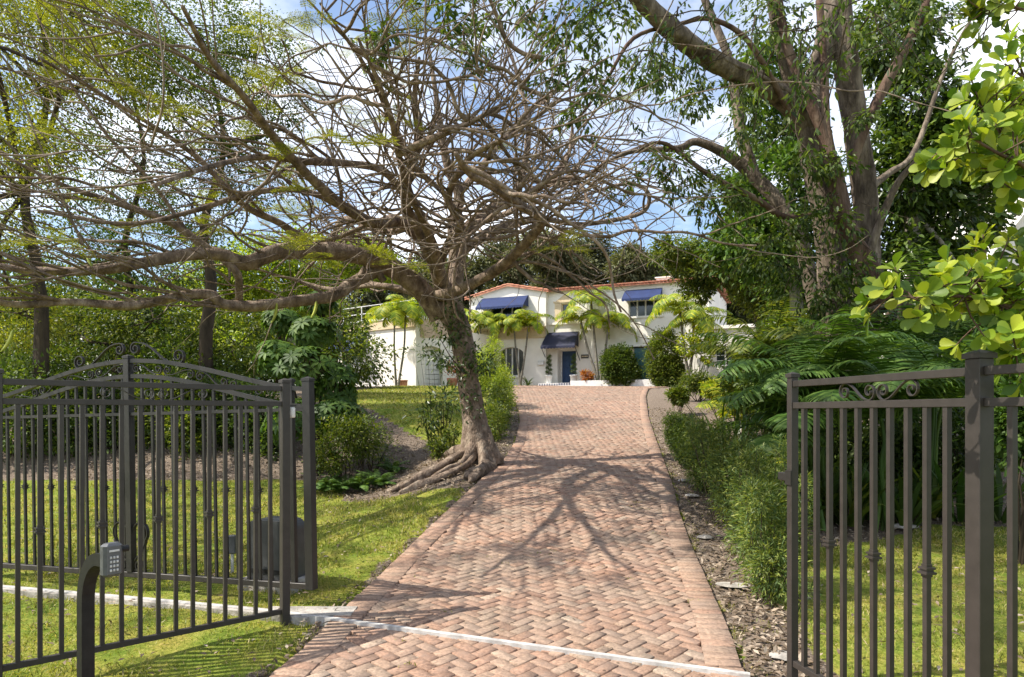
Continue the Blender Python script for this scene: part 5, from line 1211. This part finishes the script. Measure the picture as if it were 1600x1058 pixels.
# ------------------------------------------------------------------ palms and garden plants
def palm(name, label, base_, stems, mat, fl, nfr, ll, lw, group=None, trunkr=.05, el=(0.6, 1.5), droop=(2.1, 2.9), nl=44, cat='palm'):
    """stems: list of (top point world, bend)"""
    t = thing(name, label, cat, base_, 0, group); b = np.array(tuple(base_))
    for q, (top, off) in enumerate(stems):
        top = np.array(tuple(top)) - b; mid = top * .5 + np.array(off)
        tb = Tubes(); s_ = np.array([rng.normal() * .06, rng.normal() * .06, -.1])
        tb.add([s_, mid, top * .86 + np.array(off) * .2, top], [trunkr * 1.5, trunkr, trunkr * .9, trunkr * 1.1], 9, 4, rough=.05); tb.build('trunk', M['palm_trunk'], t)
        lv = Leaves(); tb = Tubes()
        for k in range(nfr):
            az = k * 2.4 + rng.random() * .5; e = el[0] + (el[1] - el[0]) * (k / nfr) ** .8 + rng.normal() * .08
            frond(lv, tb, top, az, e, fl * (.8 + .3 * rng.random()), droop[0] + (droop[1] - droop[0]) * rng.random(), nl, ll, lw, .012, .2, .35, dp=1.0)
        tb.add([top - [0, 0, .35], top - [0, 0, .1], top + [0, 0, .2]], [trunkr * .9, trunkr * 1.1, trunkr * .4], 8, 3)
        lv.absorb(tb).build('crown', mat, t)
    return t
GP = 'palms in front of the house'
def HP(px, py, y=-1.2):   # point in front of the house wall
    p = on_house(px, py, y); d = p.y; return P(px, py, d)
palm('adonidia_palm', 'three stemmed palm cluster in front of the wall right of the front door', HP(936, 600), [(HP(908, 505), (-.05, 0, 0)), (HP(924, 476), (0, 0, 0)), (HP(951, 510), (.05, 0, 0))], M['leaf_palm'], 2.5, 11, .55, .045, GP, .07)
palm('adonidia_palm', 'twin stemmed palm in front of the arched window', HP(812, 600), [(HP(803, 512), (-.02, 0, 0)), (HP(826, 510), (.05, 0, 0))], M['leaf_palm'], 2.3, 11, .5, .045, GP, .06)
palm('adonidia_palm', 'yellowing palm at the left corner of the gabled wall', HP(770, 596), [(HP(768, 512), (0, 0, 0)), (HP(748, 505), (-.1, 0, 0))], M['leaf_palm'], 2.3, 11, .5, .045, GP, .05)
palm('adonidia_palm', 'twin palm with yellow fronds before the garage wall', P(622, 601, 37), [(P(616, 500, 37), (-.1, 0, 0)), (P(634, 495, 37), (.1, 0, 0))], M['leaf_palm'], 2.5, 11, .55, .045, GP, .05)
palm('adonidia_palm', 'bright palm leaning at the right end of the two storey wall', HP(1075, 590, -2.5), [(HP(1062, 486, -2.5), (0, 0, 0)), (HP(1084, 510, -2.5), (.1, 0, 0))], M['leaf_palm'], 2.6, 11, .6, .05, GP, .07)
def bush(name, label, c, blobs, mat, n, L, W, T=T_DIAMOND, group=None, cat='shrub', stems=5, clump=.3, droop=.0, shell=.55, per=24):
    t = thing(name, label, cat, c, 0, group); b = np.array(tuple(c)); tb = Tubes()
    bl = [(np.array(tuple(q)) - b, r) for q, r in blobs]
    for q, r in bl:
        for k in range(stems):
            e = q + rdir(1)[0] * np.array(r) * .7; s_ = np.array([q[0] * .4 + rng.normal() * .04, q[1] * .4 + rng.normal() * .04, -.1])
            tb.add([s_, (s_ + e) / 2 + rng.normal(size=3) * .06 * np.mean(r), e], [.02 * (1 if np.mean(r) > .25 else .4), .012 * (1 if np.mean(r) > .25 else .4), .003], 5, 3)
    tb.build('stems', M['bark_dark'], t)
    lv = Leaves(); clump_leaves(lv, bl, n, L, W, T, clump, droop, per, shell, .9); lv.build('foliage', mat, t); return t
def gblob(px, d, dz, r): x = (px - 800) / FPX * d; return (Vector((x, d, gz(x, d) + dz)), r)
x = HP(965, 575, -1.6)
bush('round_shrub', 'rounded clipped shrub beneath the teal shutters', HP(965, 600, -1.6), [(HP(966, 572, -1.6), (.95, .8, 1.1)), (HP(980, 585, -1.6), (.7, .6, .7))], M['leaf_green'], 16000, .13, .075, shell=.85, clump=.2)
bush('round_shrub', 'tall yellow green shrub standing right of the teal shutters', HP(1040, 600, -2.0), [(HP(1038, 560, -2.0), (.9, .8, 1.5)), (HP(1045, 585, -2.0), (.9, .8, 1.0))], M['leaf_mid'], 20000, .13, .075, shell=.85, clump=.2)
bush('small_tree', 'thin stemmed shrub with sparse round leaves left of the small window', HP(1085, 600, -3), [(HP(1078, 540, -3), (.7, .6, .5)), (HP(1100, 530, -3), (.7, .6, .6)), (HP(1110, 560, -3), (.4, .4, .4))], M['leaf_palm'], 1800, .17, .11, T_LEAF, stems=4)
bush('croton', 'orange croton between the front door and the palm cluster', HP(896 + 22, 601, -1.6), [(HP(917, 588, -1.6), (.28, .25, .4))], M['leaf_orange'], 500, .2, .06, T_LEAF, cat='croton')
# agave at the arched window
ag = thing('agave', 'spiky agave on the ground below the arched window', 'agave', HP(824, 603, -1.6)); lv = Leaves()
m = 46; az = rng.random(m) * 6.28; el = .2 + 1.1 * rng.random(m); ax = np.stack([np.cos(az) * np.cos(el), np.sin(az) * np.cos(el), np.sin(el)], 1)
lv.add(np.zeros((m, 3)), ax, [0, 0, 1.0], .6 + .15 * rng.random(m), .05, T_STRAP); lv.build('leaves', M['leaf_dark'], ag)
# spiral topiaries in white pots
def topiary(label, loc):
    t = thing('spiral_topiary', label, 'topiary', loc, 0, 'spiral topiaries flanking the front door')
    mb = MB(); mb.lathe([(.16, 0), (.19, .05), (.22, .42), (.26, .43), (.26, .5), (.2, .5), (.19, .44)], 18); mb.build('pot', M['potwhite'], t, True)
    tb = Tubes(); tb.add([(0, 0, .4), (0, 0, 1.75)], [.018, .01], 6, smooth=False); tb.build('stem', M['bark_dark'], t)
    lv = Leaves()
    for k in range(220):
        f = k / 220; r = .17 * (1 - .6 * f); a = f * 4.2 * 6.28; c = np.array([r * math.cos(a), r * math.sin(a), .58 + 1.2 * f])
        m = 12; lv.add(c + rng.normal(size=(m, 3)) * .045, rdir(m), rdir(m), .045, .025)
    lv.build('foliage', M['leaf_dark'], t)
a, b, c, d = h_door[:4]
def hloc(u, y, z): return Vector((HA.x + HD.x * u - HD.y * y, HA.y + HD.y * u + HD.x * y, HB + z))
topiary('spiral topiary in white pot to the left of the blue front door', hloc(a - .35, -.6, .12)); topiary('spiral topiary in white pot to the right of the blue front door', hloc(b + .05, -.6, .12))
pp = thing('brown_pot', 'brown pot with purplish plant at the right end of the garage wall', 'plant pot', P(707, 603, 37.5))
mb = MB(); mb.lathe([(.2, -.1), (.3, .3), (.33, .42), (.28, .42), (.26, .36)], 16); mb.build('pot', M['terra'], pp, True); lv = Leaves()
m = 120; c = rng.normal(size=(m, 3)) * [.22, .2, .22] + [0, 0, .85]; lv.add(c, c - [0, 0, .4], rdir(m), .2, .07, T_LEAF); lv.build('foliage', M['leaf_orange'], pp)

# hedge plants along the left edge of the drive
GH = 'hedge shrubs along the left edge of the driveway'
hl = ['nearest', 'second nearest', 'third', 'fourth', 'fifth', 'sixth', 'farthest']
for k, (y, h, r) in enumerate([(15.8, .75, .3), (17.6, .95, .33), (19.6, 1.1, .36), (22, 1.2, .38), (25, 1.3, .42), (28.5, 1.4, .45), (32.5, 1.5, .5)]):
    x = float(le(y)) - .45 - (.75 * (k > 3)); z = gz(x, y)
    bush('hedge_shrub', '%s upright shrub of the bright green hedge left of the brick driveway' % hl[k] if k not in (0, 6) else '%s shrub of the bright hedge on the left driveway edge' % hl[k], (x, y, z), [(Vector((x, y, z + h * .5)), (r * .62, r * 1.8, h * .55)), (Vector((x - .08, y + .7, z + h * .55)), (r * .55, r * 1.6, h * .5))],
         M['leaf_lime'] if k > 1 else M['leaf_mid'], 5200, .055 + .004 * k, .028 + .002 * k, group=GH, shell=.7)
bush('bamboo_clump', 'feathery lime green clump between trunk and hedge before the house', P(765, 604, 34), [(P(762, 580, 34), (.7, .6, 1.2)), (P(748, 590, 34), (.6, .6, .8)), (P(772, 560, 34), (.5, .5, 1.1))], M['leaf_lime'], 6500, .13, .03, cat='shrub')
# right edge: upright clipped shrub then podocarpus
GQ = 'fine leaved shrubs along the right edge of the driveway'
fr = [(14.5, .8, .26, .3, 'farthest narrow clipped shrub on the right driveway edge'), (12.6, .85, .28, .33, 'narrow dark green shrub next to the farthest one on the right edge'), (10.4, .95, .36, .42, 'feathery shrub halfway down the right edge of the bricks'),
      (8.9, 1.15, .42, .62, 'tall bluish green feathery shrub by the right brick border'), (7.5, 1.1, .42, .62, 'dense feathery shrub just above the largest one by the bricks'), (6.15, .85, .36, .5, 'largest feathery shrub nearest the right fence post')]
for k, (y, h, r, off, lab) in enumerate(fr):
    x = float(re_(y)) + off; z = gz(x, y)
    bl = [(Vector((x, y, z + h * .55)), (r * .8, r, h * .45)), (Vector((x + .22, y + .2, z + h * .5)), (r * .7, r * .8, h * .42)), (Vector((x - .05, y - .3, z + h * .32)), (r * .7, r * .6, h * .3))]
    if k >= 2: bl += [(Vector((x + .1 + rng.normal() * .2, y + rng.normal() * .3, z + h * (.9 + .15 * rng.random()))), (.14, .14, .2)) for q in range(3)]
    bush('podocarpus', lab, (x, y, z), bl, M['leaf_podo'] if k >= 2 else M['leaf_green'], 9000 if k >= 2 else 7000, .065 if k >= 2 else .05, .011 if k >= 2 else .02, group=GQ, stems=4, shell=.25, clump=.26, per=18)
bush('seedling', 'small yellow leaved seedling on bare soil beside the fence post', (2.3, 5.5, 0), [(Vector((2.3, 5.5, .2)), (.12, .12, .16))], M['leaf_podo'], 130, .07, .014, stems=5)

# schefflera: whorls of large drooping leaflets
def schefflera(label, base_, blobs, n, L, mat, cat='shrub'):
    t = thing('umbrella_plant', label, cat, base_); b = np.array(tuple(base_)); tb = Tubes(); lv = Leaves()
    for (c, r) in blobs:
        c = np.array(tuple(c)) - b; m = int(n / len(blobs)); d = rdir(m); pc = c + d * np.array(r) * (.45 + .55 * rng.random(m))[:, None] ** .6
        for k in range(m):
            p = pc[k]; ax0 = unit(d[k] * .8 + np.array([0, -.15, .5])); u = unit(np.cross(ax0, [.3, .1, 1])); v = np.cross(ax0, u); q = 8
            a = np.arange(q) * 2 * math.pi / q + rng.random(); rad = u[None] * np.cos(a)[:, None] + v[None] * np.sin(a)[:, None]
            lv.add(np.repeat(p[None], q, 0) + rad * .02, rad + ax0 * .15 + [0, 0, -.25], ax0 + rad * .1, L * (.75 + .35 * rng.random()), L * .36, T_LEAF)
            if k % 3 == 0: tb.add([c * [1, 1, .7], (c + p) / 2, p], [.012, .008, .004], 4, 2)
        tb.add([np.array([rng.normal() * .1, rng.normal() * .1, -.1]), c * .5 + rng.normal(size=3) * .06, c], [.04, .03, .02], 6, 3)
    tb.build('stems', M['bark_dark'], t); lv.build('foliage', mat, t); return t
schefflera('large dark glossy umbrella plant behind the left gate posts', gp(495, 13.6), [blob(480, 575, 13.6, 55, 40), blob(528, 600, 14, 34, 40), blob(490, 515, 14, 40, 22), blob(430, 560, 13.6, 40, 30), blob(520, 650, 13.4, 50, 30), blob(460, 655, 13.2, 50, 35), blob(440, 500, 14.3, 35, 18), blob(500, 470, 14.3, 25, 14)], 430, .21, M['leaf_fern'])
GB = 'shrubs along the foot of the left boundary'
ul = [(20, 14.5, 640, 80, 75, 'leaf_green', 'shrub mass at the far left edge behind the gate pickets'), (110, 15, 655, 70, 80, 'leaf_green', 'green shrub behind the left third of the arched gate'), (190, 15.5, 660, 60, 75, 'leaf_dark', 'dark shrub behind the crest of the arched gate'),
      (270, 15, 650, 50, 70, 'leaf_mid', 'yellow green shrub just right of the gate crest'), (340, 15.5, 660, 55, 80, 'leaf_green', 'green shrub between gate crest and umbrella plant'), (410, 15, 670, 55, 70, 'leaf_dark', 'shady shrub low behind the gate motor'), (60, 17, 600, 90, 60, 'leaf_green', 'tall shrub behind the dark trunk at far left'), (300, 17.5, 590, 90, 60, 'leaf_green', 'tall shrub at the foot of the second dark trunk')]
for px, d, py, rx, ry, mt, lab in ul:
    bush('boundary_shrub', lab, gp(px, d), [blob(px, py, d, rx, ry), blob(px + 25, py + 25, d - .4, rx * .7, ry * .7), blob(px - 25, py - 30, d + .3, rx * .8, ry * .6)], M[mt], 5200, .12, .05, T_LEAF, group=GB, shell=.15, clump=.24)
bush('bank_shrub', 'light green leafy shrub at the foot of the mulch bank', gp(540, 12.6), [blob(530, 690, 12.6, 40, 35), blob(560, 680, 12.9, 38, 32), blob(515, 715, 12.2, 30, 25)], M['leaf_mid'], 5200, .06, .032, T_LEAF, shell=.4)
bush('bank_shrub', 'taller twiggy shrub above the fern on the mulch bank', gp(580, 13.6), [blob(580, 695, 13.6, 38, 32), blob(552, 655, 13.9, 32, 26)], M['leaf_podo'], 2600, .07, .02, shell=.2)
# ferns
def fern(label, base_, n, L, mat, group=None, name='fern', ll=.07, lw=.018, droop=(1.0, 1.6), nl=22, el=(.6, 1.3), cat='fern', vee=.1):
    t = thing(name, label, cat, base_, 0, group); lv = Leaves(); tb = Tubes()
    for k in range(n): frond(lv, tb, (rng.normal() * .04, rng.normal() * .04, 0), k * 2.4 + rng.random(), el[0] + (el[1] - el[0]) * rng.random(), L * (.7 + .4 * rng.random()), droop[0] + (droop[1] - droop[0]) * rng.random(), nl, ll, lw, .004 if L < 1 else .012, vee, .1)
    lv.absorb(tb).build('fronds', mat, t); return t
for k, (px, d, lab) in enumerate([(530, 11.9, 'sword fern low at the left foot of the mulch bank'), (560, 12.0, 'bright sword fern in the middle of the bank foot'), (590, 12.1, 'small sword fern nearest the poinciana roots'), (505, 12.0, 'sword fern beside the gate end post'), (610, 13.4, 'narrow leaved fern alone on the mulch bank')]):
    fern(lab, gp(px, d), 16, .5, M['leaf_fern'], 'ferns at the foot of the mulch bank')
# saplings by the trunk
bush('sapling', 'slender sapling with glossy leaves left of the leaning trunk', gp(690, 14), [blob(672, 650, 14, 24, 30), blob(695, 625, 14, 24, 22), blob(690, 560, 14, 20, 10), blob(655, 548, 14, 22, 6), blob(690, 685, 13.9, 22, 16)], M['leaf_dark'], 600, .12, .045, T_LEAF, cat='sapling', stems=3, shell=.1, clump=.5, per=8)
bush('sapling', 'low leafy sapling against the poinciana root flare', gp(705, 13.4), [blob(690, 700, 13.4, 22, 16), blob(706, 675, 13.4, 12, 14)], M['leaf_mid'], 700, .08, .035, T_LEAF, cat='sapling', shell=.2, per=12)
bush('epiphyte', 'leafy sprays sprouting from the side of the leaning trunk', P(745, 575, 12.2), [blob(752, 570, 12.2, 26, 22), blob(705, 520, 12.3, 30, 25), blob(690, 560, 12.4, 18, 18)], M['leaf_dark'], 700, .09, .035, T_LEAF, cat='climber', stems=3, shell=.1, clump=.5, per=8, droop=.5)

# areca and fern palms under the fig
GA = 'feather palms under the fig tree'
def areca(label, px, d, n, L, mat, ll=.42, lw=.035, base_z=0, el=(.5, 1.35), azr=None, nl=34, group=GA):
    b = gp(px, d); t = thing('feather_palm', label, 'palm', b, 0, group); lv = Leaves(); tb = Tubes(); 
    for k in range(n):
        az = (k * 2.4 + rng.random()) if azr is None else azr[0] + (azr[1] - azr[0]) * rng.random()
        frond(lv, tb, (rng.normal() * .12, rng.normal() * .12, base_z * (.8 + .3 * rng.random())), az, el[0] + (el[1] - el[0]) * rng.random(), L * (.75 + .4 * rng.random()), 1.0 + .9 * rng.random(), nl, ll, lw, .014, .25, .3)
    if base_z > .1:
        for k in range(5): tb.add([(rng.normal() * .1, rng.normal() * .1, -.1), (rng.normal() * .08, rng.normal() * .08, base_z * .6), (rng.normal() * .12, rng.normal() * .12, base_z * 1.1)], [.03, .025, .02], 7, 3)
    cr_ = lv.build('crown', mat, t); tb.build('frond_stalks', mat, t); return t
areca('wide arching feather palm just left of the fig trunk', 1285, 9.3, 18, 1.9, M['leaf_fern'], base_z=1.55, azr=(1.2, 4.6), el=(.6, 1.3))
areca('pale green feather palm whose fronds hang over the slim fence post', 1270, 8.8, 10, 1.35, M['leaf_fern'], base_z=1.15, azr=(2.0, 4.2), el=(.5, 1.1))
areca('feather palm in the shade right of the fig trunk', 1385, 8.8, 17, 1.8, M['leaf_fern'], base_z=1.5)
areca('feather palm behind the large fence post', 1460, 9.6, 16, 1.8, M['leaf_fern'], base_z=1.8)
areca('bright feather palm farther up the right bank', 1205, 13, 17, 2.1, M['leaf_mid'], base_z=1.9)
areca('tall feather palm between fig trunk and dark tree', 1430, 11.5, 14, 2.2, M['leaf_fern'], base_z=2.3)
areca('small yellowish feather palm low among the strap leaves', 1205, 10.2, 10, .9, M['leaf_palm'], .25, .025, base_z=.3)
areca('young feather palm at the top of the right bank', 1165, 15.5, 12, 1.7, M['leaf_palm'], base_z=.5)
# strap-leaved clumps
def strap(label, px, d, n, L, W, mat, name='strap_leaf_plant', group='strap leaved plants under the fig', spread=.22, el0=.7):
    t = thing(name, label, 'plant', gp(px, d), 0, group); lv = Leaves(); m = n; az = rng.random(m) * 6.28; el = el0 + (1.5 - el0) * rng.random(m)
    ax = np.stack([np.cos(az) * np.cos(el), np.sin(az) * np.cos(el), np.sin(el)], 1); c = np.stack([np.cos(az), np.sin(az), np.zeros(m)], 1) * spread * rng.random(m)[:, None]
    lv.add(c, ax, np.array([0, 0, 1.0]) + rdir(m) * .3, L * (.6 + .5 * rng.random(m)), W, T_STRAP); lv.build('leaves', mat, t); return t
sl = [(1205, 9.6, 'leafy strap clump nearest the feathery shrubs'), (1245, 9.1, 'strap clump directly behind the slim fence post'), (1282, 9.3, 'strap clump seen through the first picket gaps'), (1322, 9.0, 'strap clump at the foot of the fig trunk'), (1365, 9.3, 'strap clump behind the middle pickets'), (1410, 9.0, 'strap clump in deep shade behind the pickets'),
      (1455, 9.4, 'strap clump left of the large fence post'), (1225, 10.6, 'tall strap clump farther back on the bank'), (1290, 10.8, 'tall strap clump under the arching palm'), (1180, 11, 'strap clump beside the upright dark reeds'), (1500, 9.2, 'strap clump hidden by the large fence post'), (1560, 9.2, 'strap clump at the right edge of the lawn')]
for k, (px, d, lab) in enumerate(sl): strap(lab, px, d, 34, .85 if k not in (7, 8) else 1.2, .075, M['leaf_mid'] if k % 3 == 0 else (M['leaf_fern'] if k % 3 == 1 else M['leaf_green']))
strap('upright dark reed-like stems rising on the right bank', 1140, 11.2, 26, 1.5, .045, M['leaf_dark'], 'reed_plant', None, .2, 1.35)
for k, (px, d, py, rx, ry, mt, lab) in enumerate([(1090, 24, 598, 30, 14, 'leaf_mid', 'low shrub on the upper right bank by the kerb'), (1125, 18, 610, 24, 16, 'leaf_palm', 'yellow green shrub on the upper right bank'), (1160, 14, 600, 30, 40, 'leaf_mid', 'leafy shrub above the mulch on the right bank'), (1200, 12.5, 590, 35, 60, 'leaf_green', 'tall shrub on the right bank below the feather palm'),
      (1240, 12, 640, 50, 50, 'leaf_green', 'shrub behind the strap clumps near the slim post'), (1590, 7.5, 640, 40, 90, 'leaf_fern', 'bright leafy shrub at the right edge beyond the fence'), (1060, 20, 618, 14, 12, 'leaf_mid', 'small round shrub beside the top of the driveway'), (1500, 11, 690, 70, 60, 'leaf_dark', 'dark shrub low behind the large fence post'), (1400, 11, 710, 60, 45, 'leaf_dark', 'dark shrub low behind the scrolled fence panel'), (1310, 11.5, 700, 60, 50, 'leaf_dark', 'dark shrub at the base of the fig')]):
    bush('bank_plant', lab, gp(px, d), [blob(px, py, d, rx, ry), blob(px + rx * .4, py + ry * .3, d - .2, rx * .6, ry * .6)], M[mt], 4200, .09, .045, T_LEAF, group='shrubs on the right bank', shell=.35)
# rocks and slabs by the right border
def rock(label, x, y, s_, mat='concrete', flat=.45, name='rock'):
    v = []; f = []; n = 9; mb = MB(); prof = [(.5, -.3), (1, 0), (.9, .3), (.6, .45), (.15, .5)]
    vs = []
    for r, z in prof:
        for k in range(n):
            a = k * 6.283 / n; q = r * (1 + .22 * math.sin(a * 2 + s_ * 40) + .12 * rng.normal()); vs.append((q * s_ * math.cos(a), q * s_ * .7 * math.sin(a), z * s_ * flat * (1 + .15 * rng.normal())))
    for i_ in range(len(prof) - 1):
        for k in range(n): f.append((i_ * n + k, i_ * n + (k + 1) % n, i_ * n + n + (k + 1) % n, i_ * n + n + k))
    f.append(tuple(range((len(prof) - 1) * n, len(prof) * n))); mb.add(vs, f); o = mb.build(name, M[mat]); o.location = (x, y, gz(x, y)); o.rotation_euler = (0, 0, rng.random() * 6)
    tag(o, label, 'stone', 'pale stones along the driveway edges'); return o
rock('flat pale slab against the right brick border near the large shrub', 2.07, 6.35, .16, flat=.12); rock('broken concrete slab on bare soil by the end of the gate rail', 1.86, 4.7, .12, flat=.1)
rock('pale edging stone halfway up the right brick border', 2.3, 8.1, .11); rock('small grey edging stone near the top of the feathery shrubs', 2.62, 9.9, .12); rock('reddish edging brick-like stone on the right border', 2.75, 10.9, .12); rock('pale boulder at the foot of the right shrubs seen through the pickets', 5.1, 8.9, .18)
tr_l = [(-1.4, 11.4), (-1.9, 11.6), (-.9, 10.9)]

# ------------------------------------------------------------------ grass blades, litter
def scatter(n, x0, x1, y0, y1, keep):
    u = rng.random(n); y = y0 * (y1 / y0) ** u if y0 > 0 else y0 + (y1 - y0) * u; x = x0 + (x1 - x0) * rng.random(n); ok = keep(x, y); return x[ok], y[ok]
def off_drive(x, y): return (x < le(y) - .02) | (x > re_(y) + .02)
def frame(x, y, m=.15): return np.abs(x) < y * (.75 + m) + .3
def pnoise(x, y, s_): return np.sin(x * s_ + 1.3 * np.sin(y * s_ * .7)) * np.sin(y * s_ * 1.1 + 1.7 * np.sin(x * s_ * .6 + 2))
lv = Leaves()
def lawnk(x, y): return off_drive(x, y) & frame(x, y) & (soil(x + .15 * pnoise(x, y, 5), y + .15 * pnoise(y, x, 6)) < .5) & (pnoise(x, y, 2.3) + .7 * pnoise(x, y, 9) + .5 * rng.normal(size=len(x)) > -.75)
for n, a, b_, h in ((170000, 3.0, 7.0, .042), (120000, 7.0, 14.0, .05), (60000, 14, 40, .06)):
    x, y = scatter(n, -12, 9 if b_ < 15 else -.3, a, b_, lawnk)
    z = ground(x, y) - .035; m = len(x); ax = rdir(m) * .75 + [0, 0, .85]; ax[:, 2] = np.abs(ax[:, 2]) + .05
    lv.add(np.stack([x, y, z], 1), ax, rdir(m) + [-.2, 0, .6], h * (.45 + 1.1 * rng.random(m)) * (1 + .35 * pnoise(x, y, 4)), h * .17 * (1 + (b_ > 7) * .5 + (b_ > 15) * 1.2), T_DIAMOND)
# weeds in joints and on the borders
x, y = scatter(26000, -2.2, 3.2, 3.2, 16, lambda x, y: off_drive(x, y) & ((np.abs(x - le(y)) < .28) | (np.abs(x - re_(y)) < .5)) & (pnoise(x, y, 7) > .15))
m = len(x); lv.add(np.stack([x, y, ground(x, y) - .035], 1), rdir(m) * .8 + [0, 0, .8], rdir(m), .045, .009)
for k in range(26):
    yc = 3.6 + 6 * rng.random(); xc = le(yc) + .2 + (re_(yc) - le(yc) - .4) * rng.random(); m = int(6 + 16 * rng.random()); lv.add(np.stack([xc + rng.normal(size=m) * .04, yc + rng.normal(size=m) * .02, hd(np.full(m, yc)) - .01], 1), rdir(m) * .9 + [0, 0, .5], rdir(m), .03, .008)
tag(lv.build('grass', M['grassblade']), 'short uneven yellow green lawn grass on both sides of the driveway', 'grass', kind='stuff')
lv = Leaves()
def soilk(x, y): return off_drive(x, y) & frame(x, y) & (soil(x, y) > .5)
x, y = scatter(110000, -9, 9, 3.5, 22, soilk); m = len(x)
lv.add(np.stack([x, y, ground(x, y) - .015 + .02 * rng.random(m)], 1), rdir(m) * [1, 1, .3], rdir(m) * .5 + [0, 0, 1], .035 + .05 * rng.random(m), .018 + .02 * rng.random(m))
x, y = scatter(2600, -9, 8, 3.2, 14, lambda x, y: frame(x, y) & off_drive(x, y)); m = len(x)
lv.add(np.stack([x, y, ground(x, y) + .006 + .015 * rng.random(m)], 1), rdir(m) * [1, 1, .25], rdir(m) * .4 + [0, 0, 1], .05 + .03 * rng.random(m), .025)
x, y = scatter(700, -1.5, 6, 3.2, 34, lambda x, y: (x > le(y)) & (x < re_(y))); m = len(x)
lv.add(np.stack([x, y, hd(y) + .006], 1), rdir(m) * [1, 1, .12], rdir(m) * .25 + [0, 0, 1], .02 + .03 * rng.random(m), .012)
tag(lv.build('leaf_litter', M['litter']), 'dry brown leaf litter and wood mulch on soil and lawn', 'leaf litter', kind='stuff')
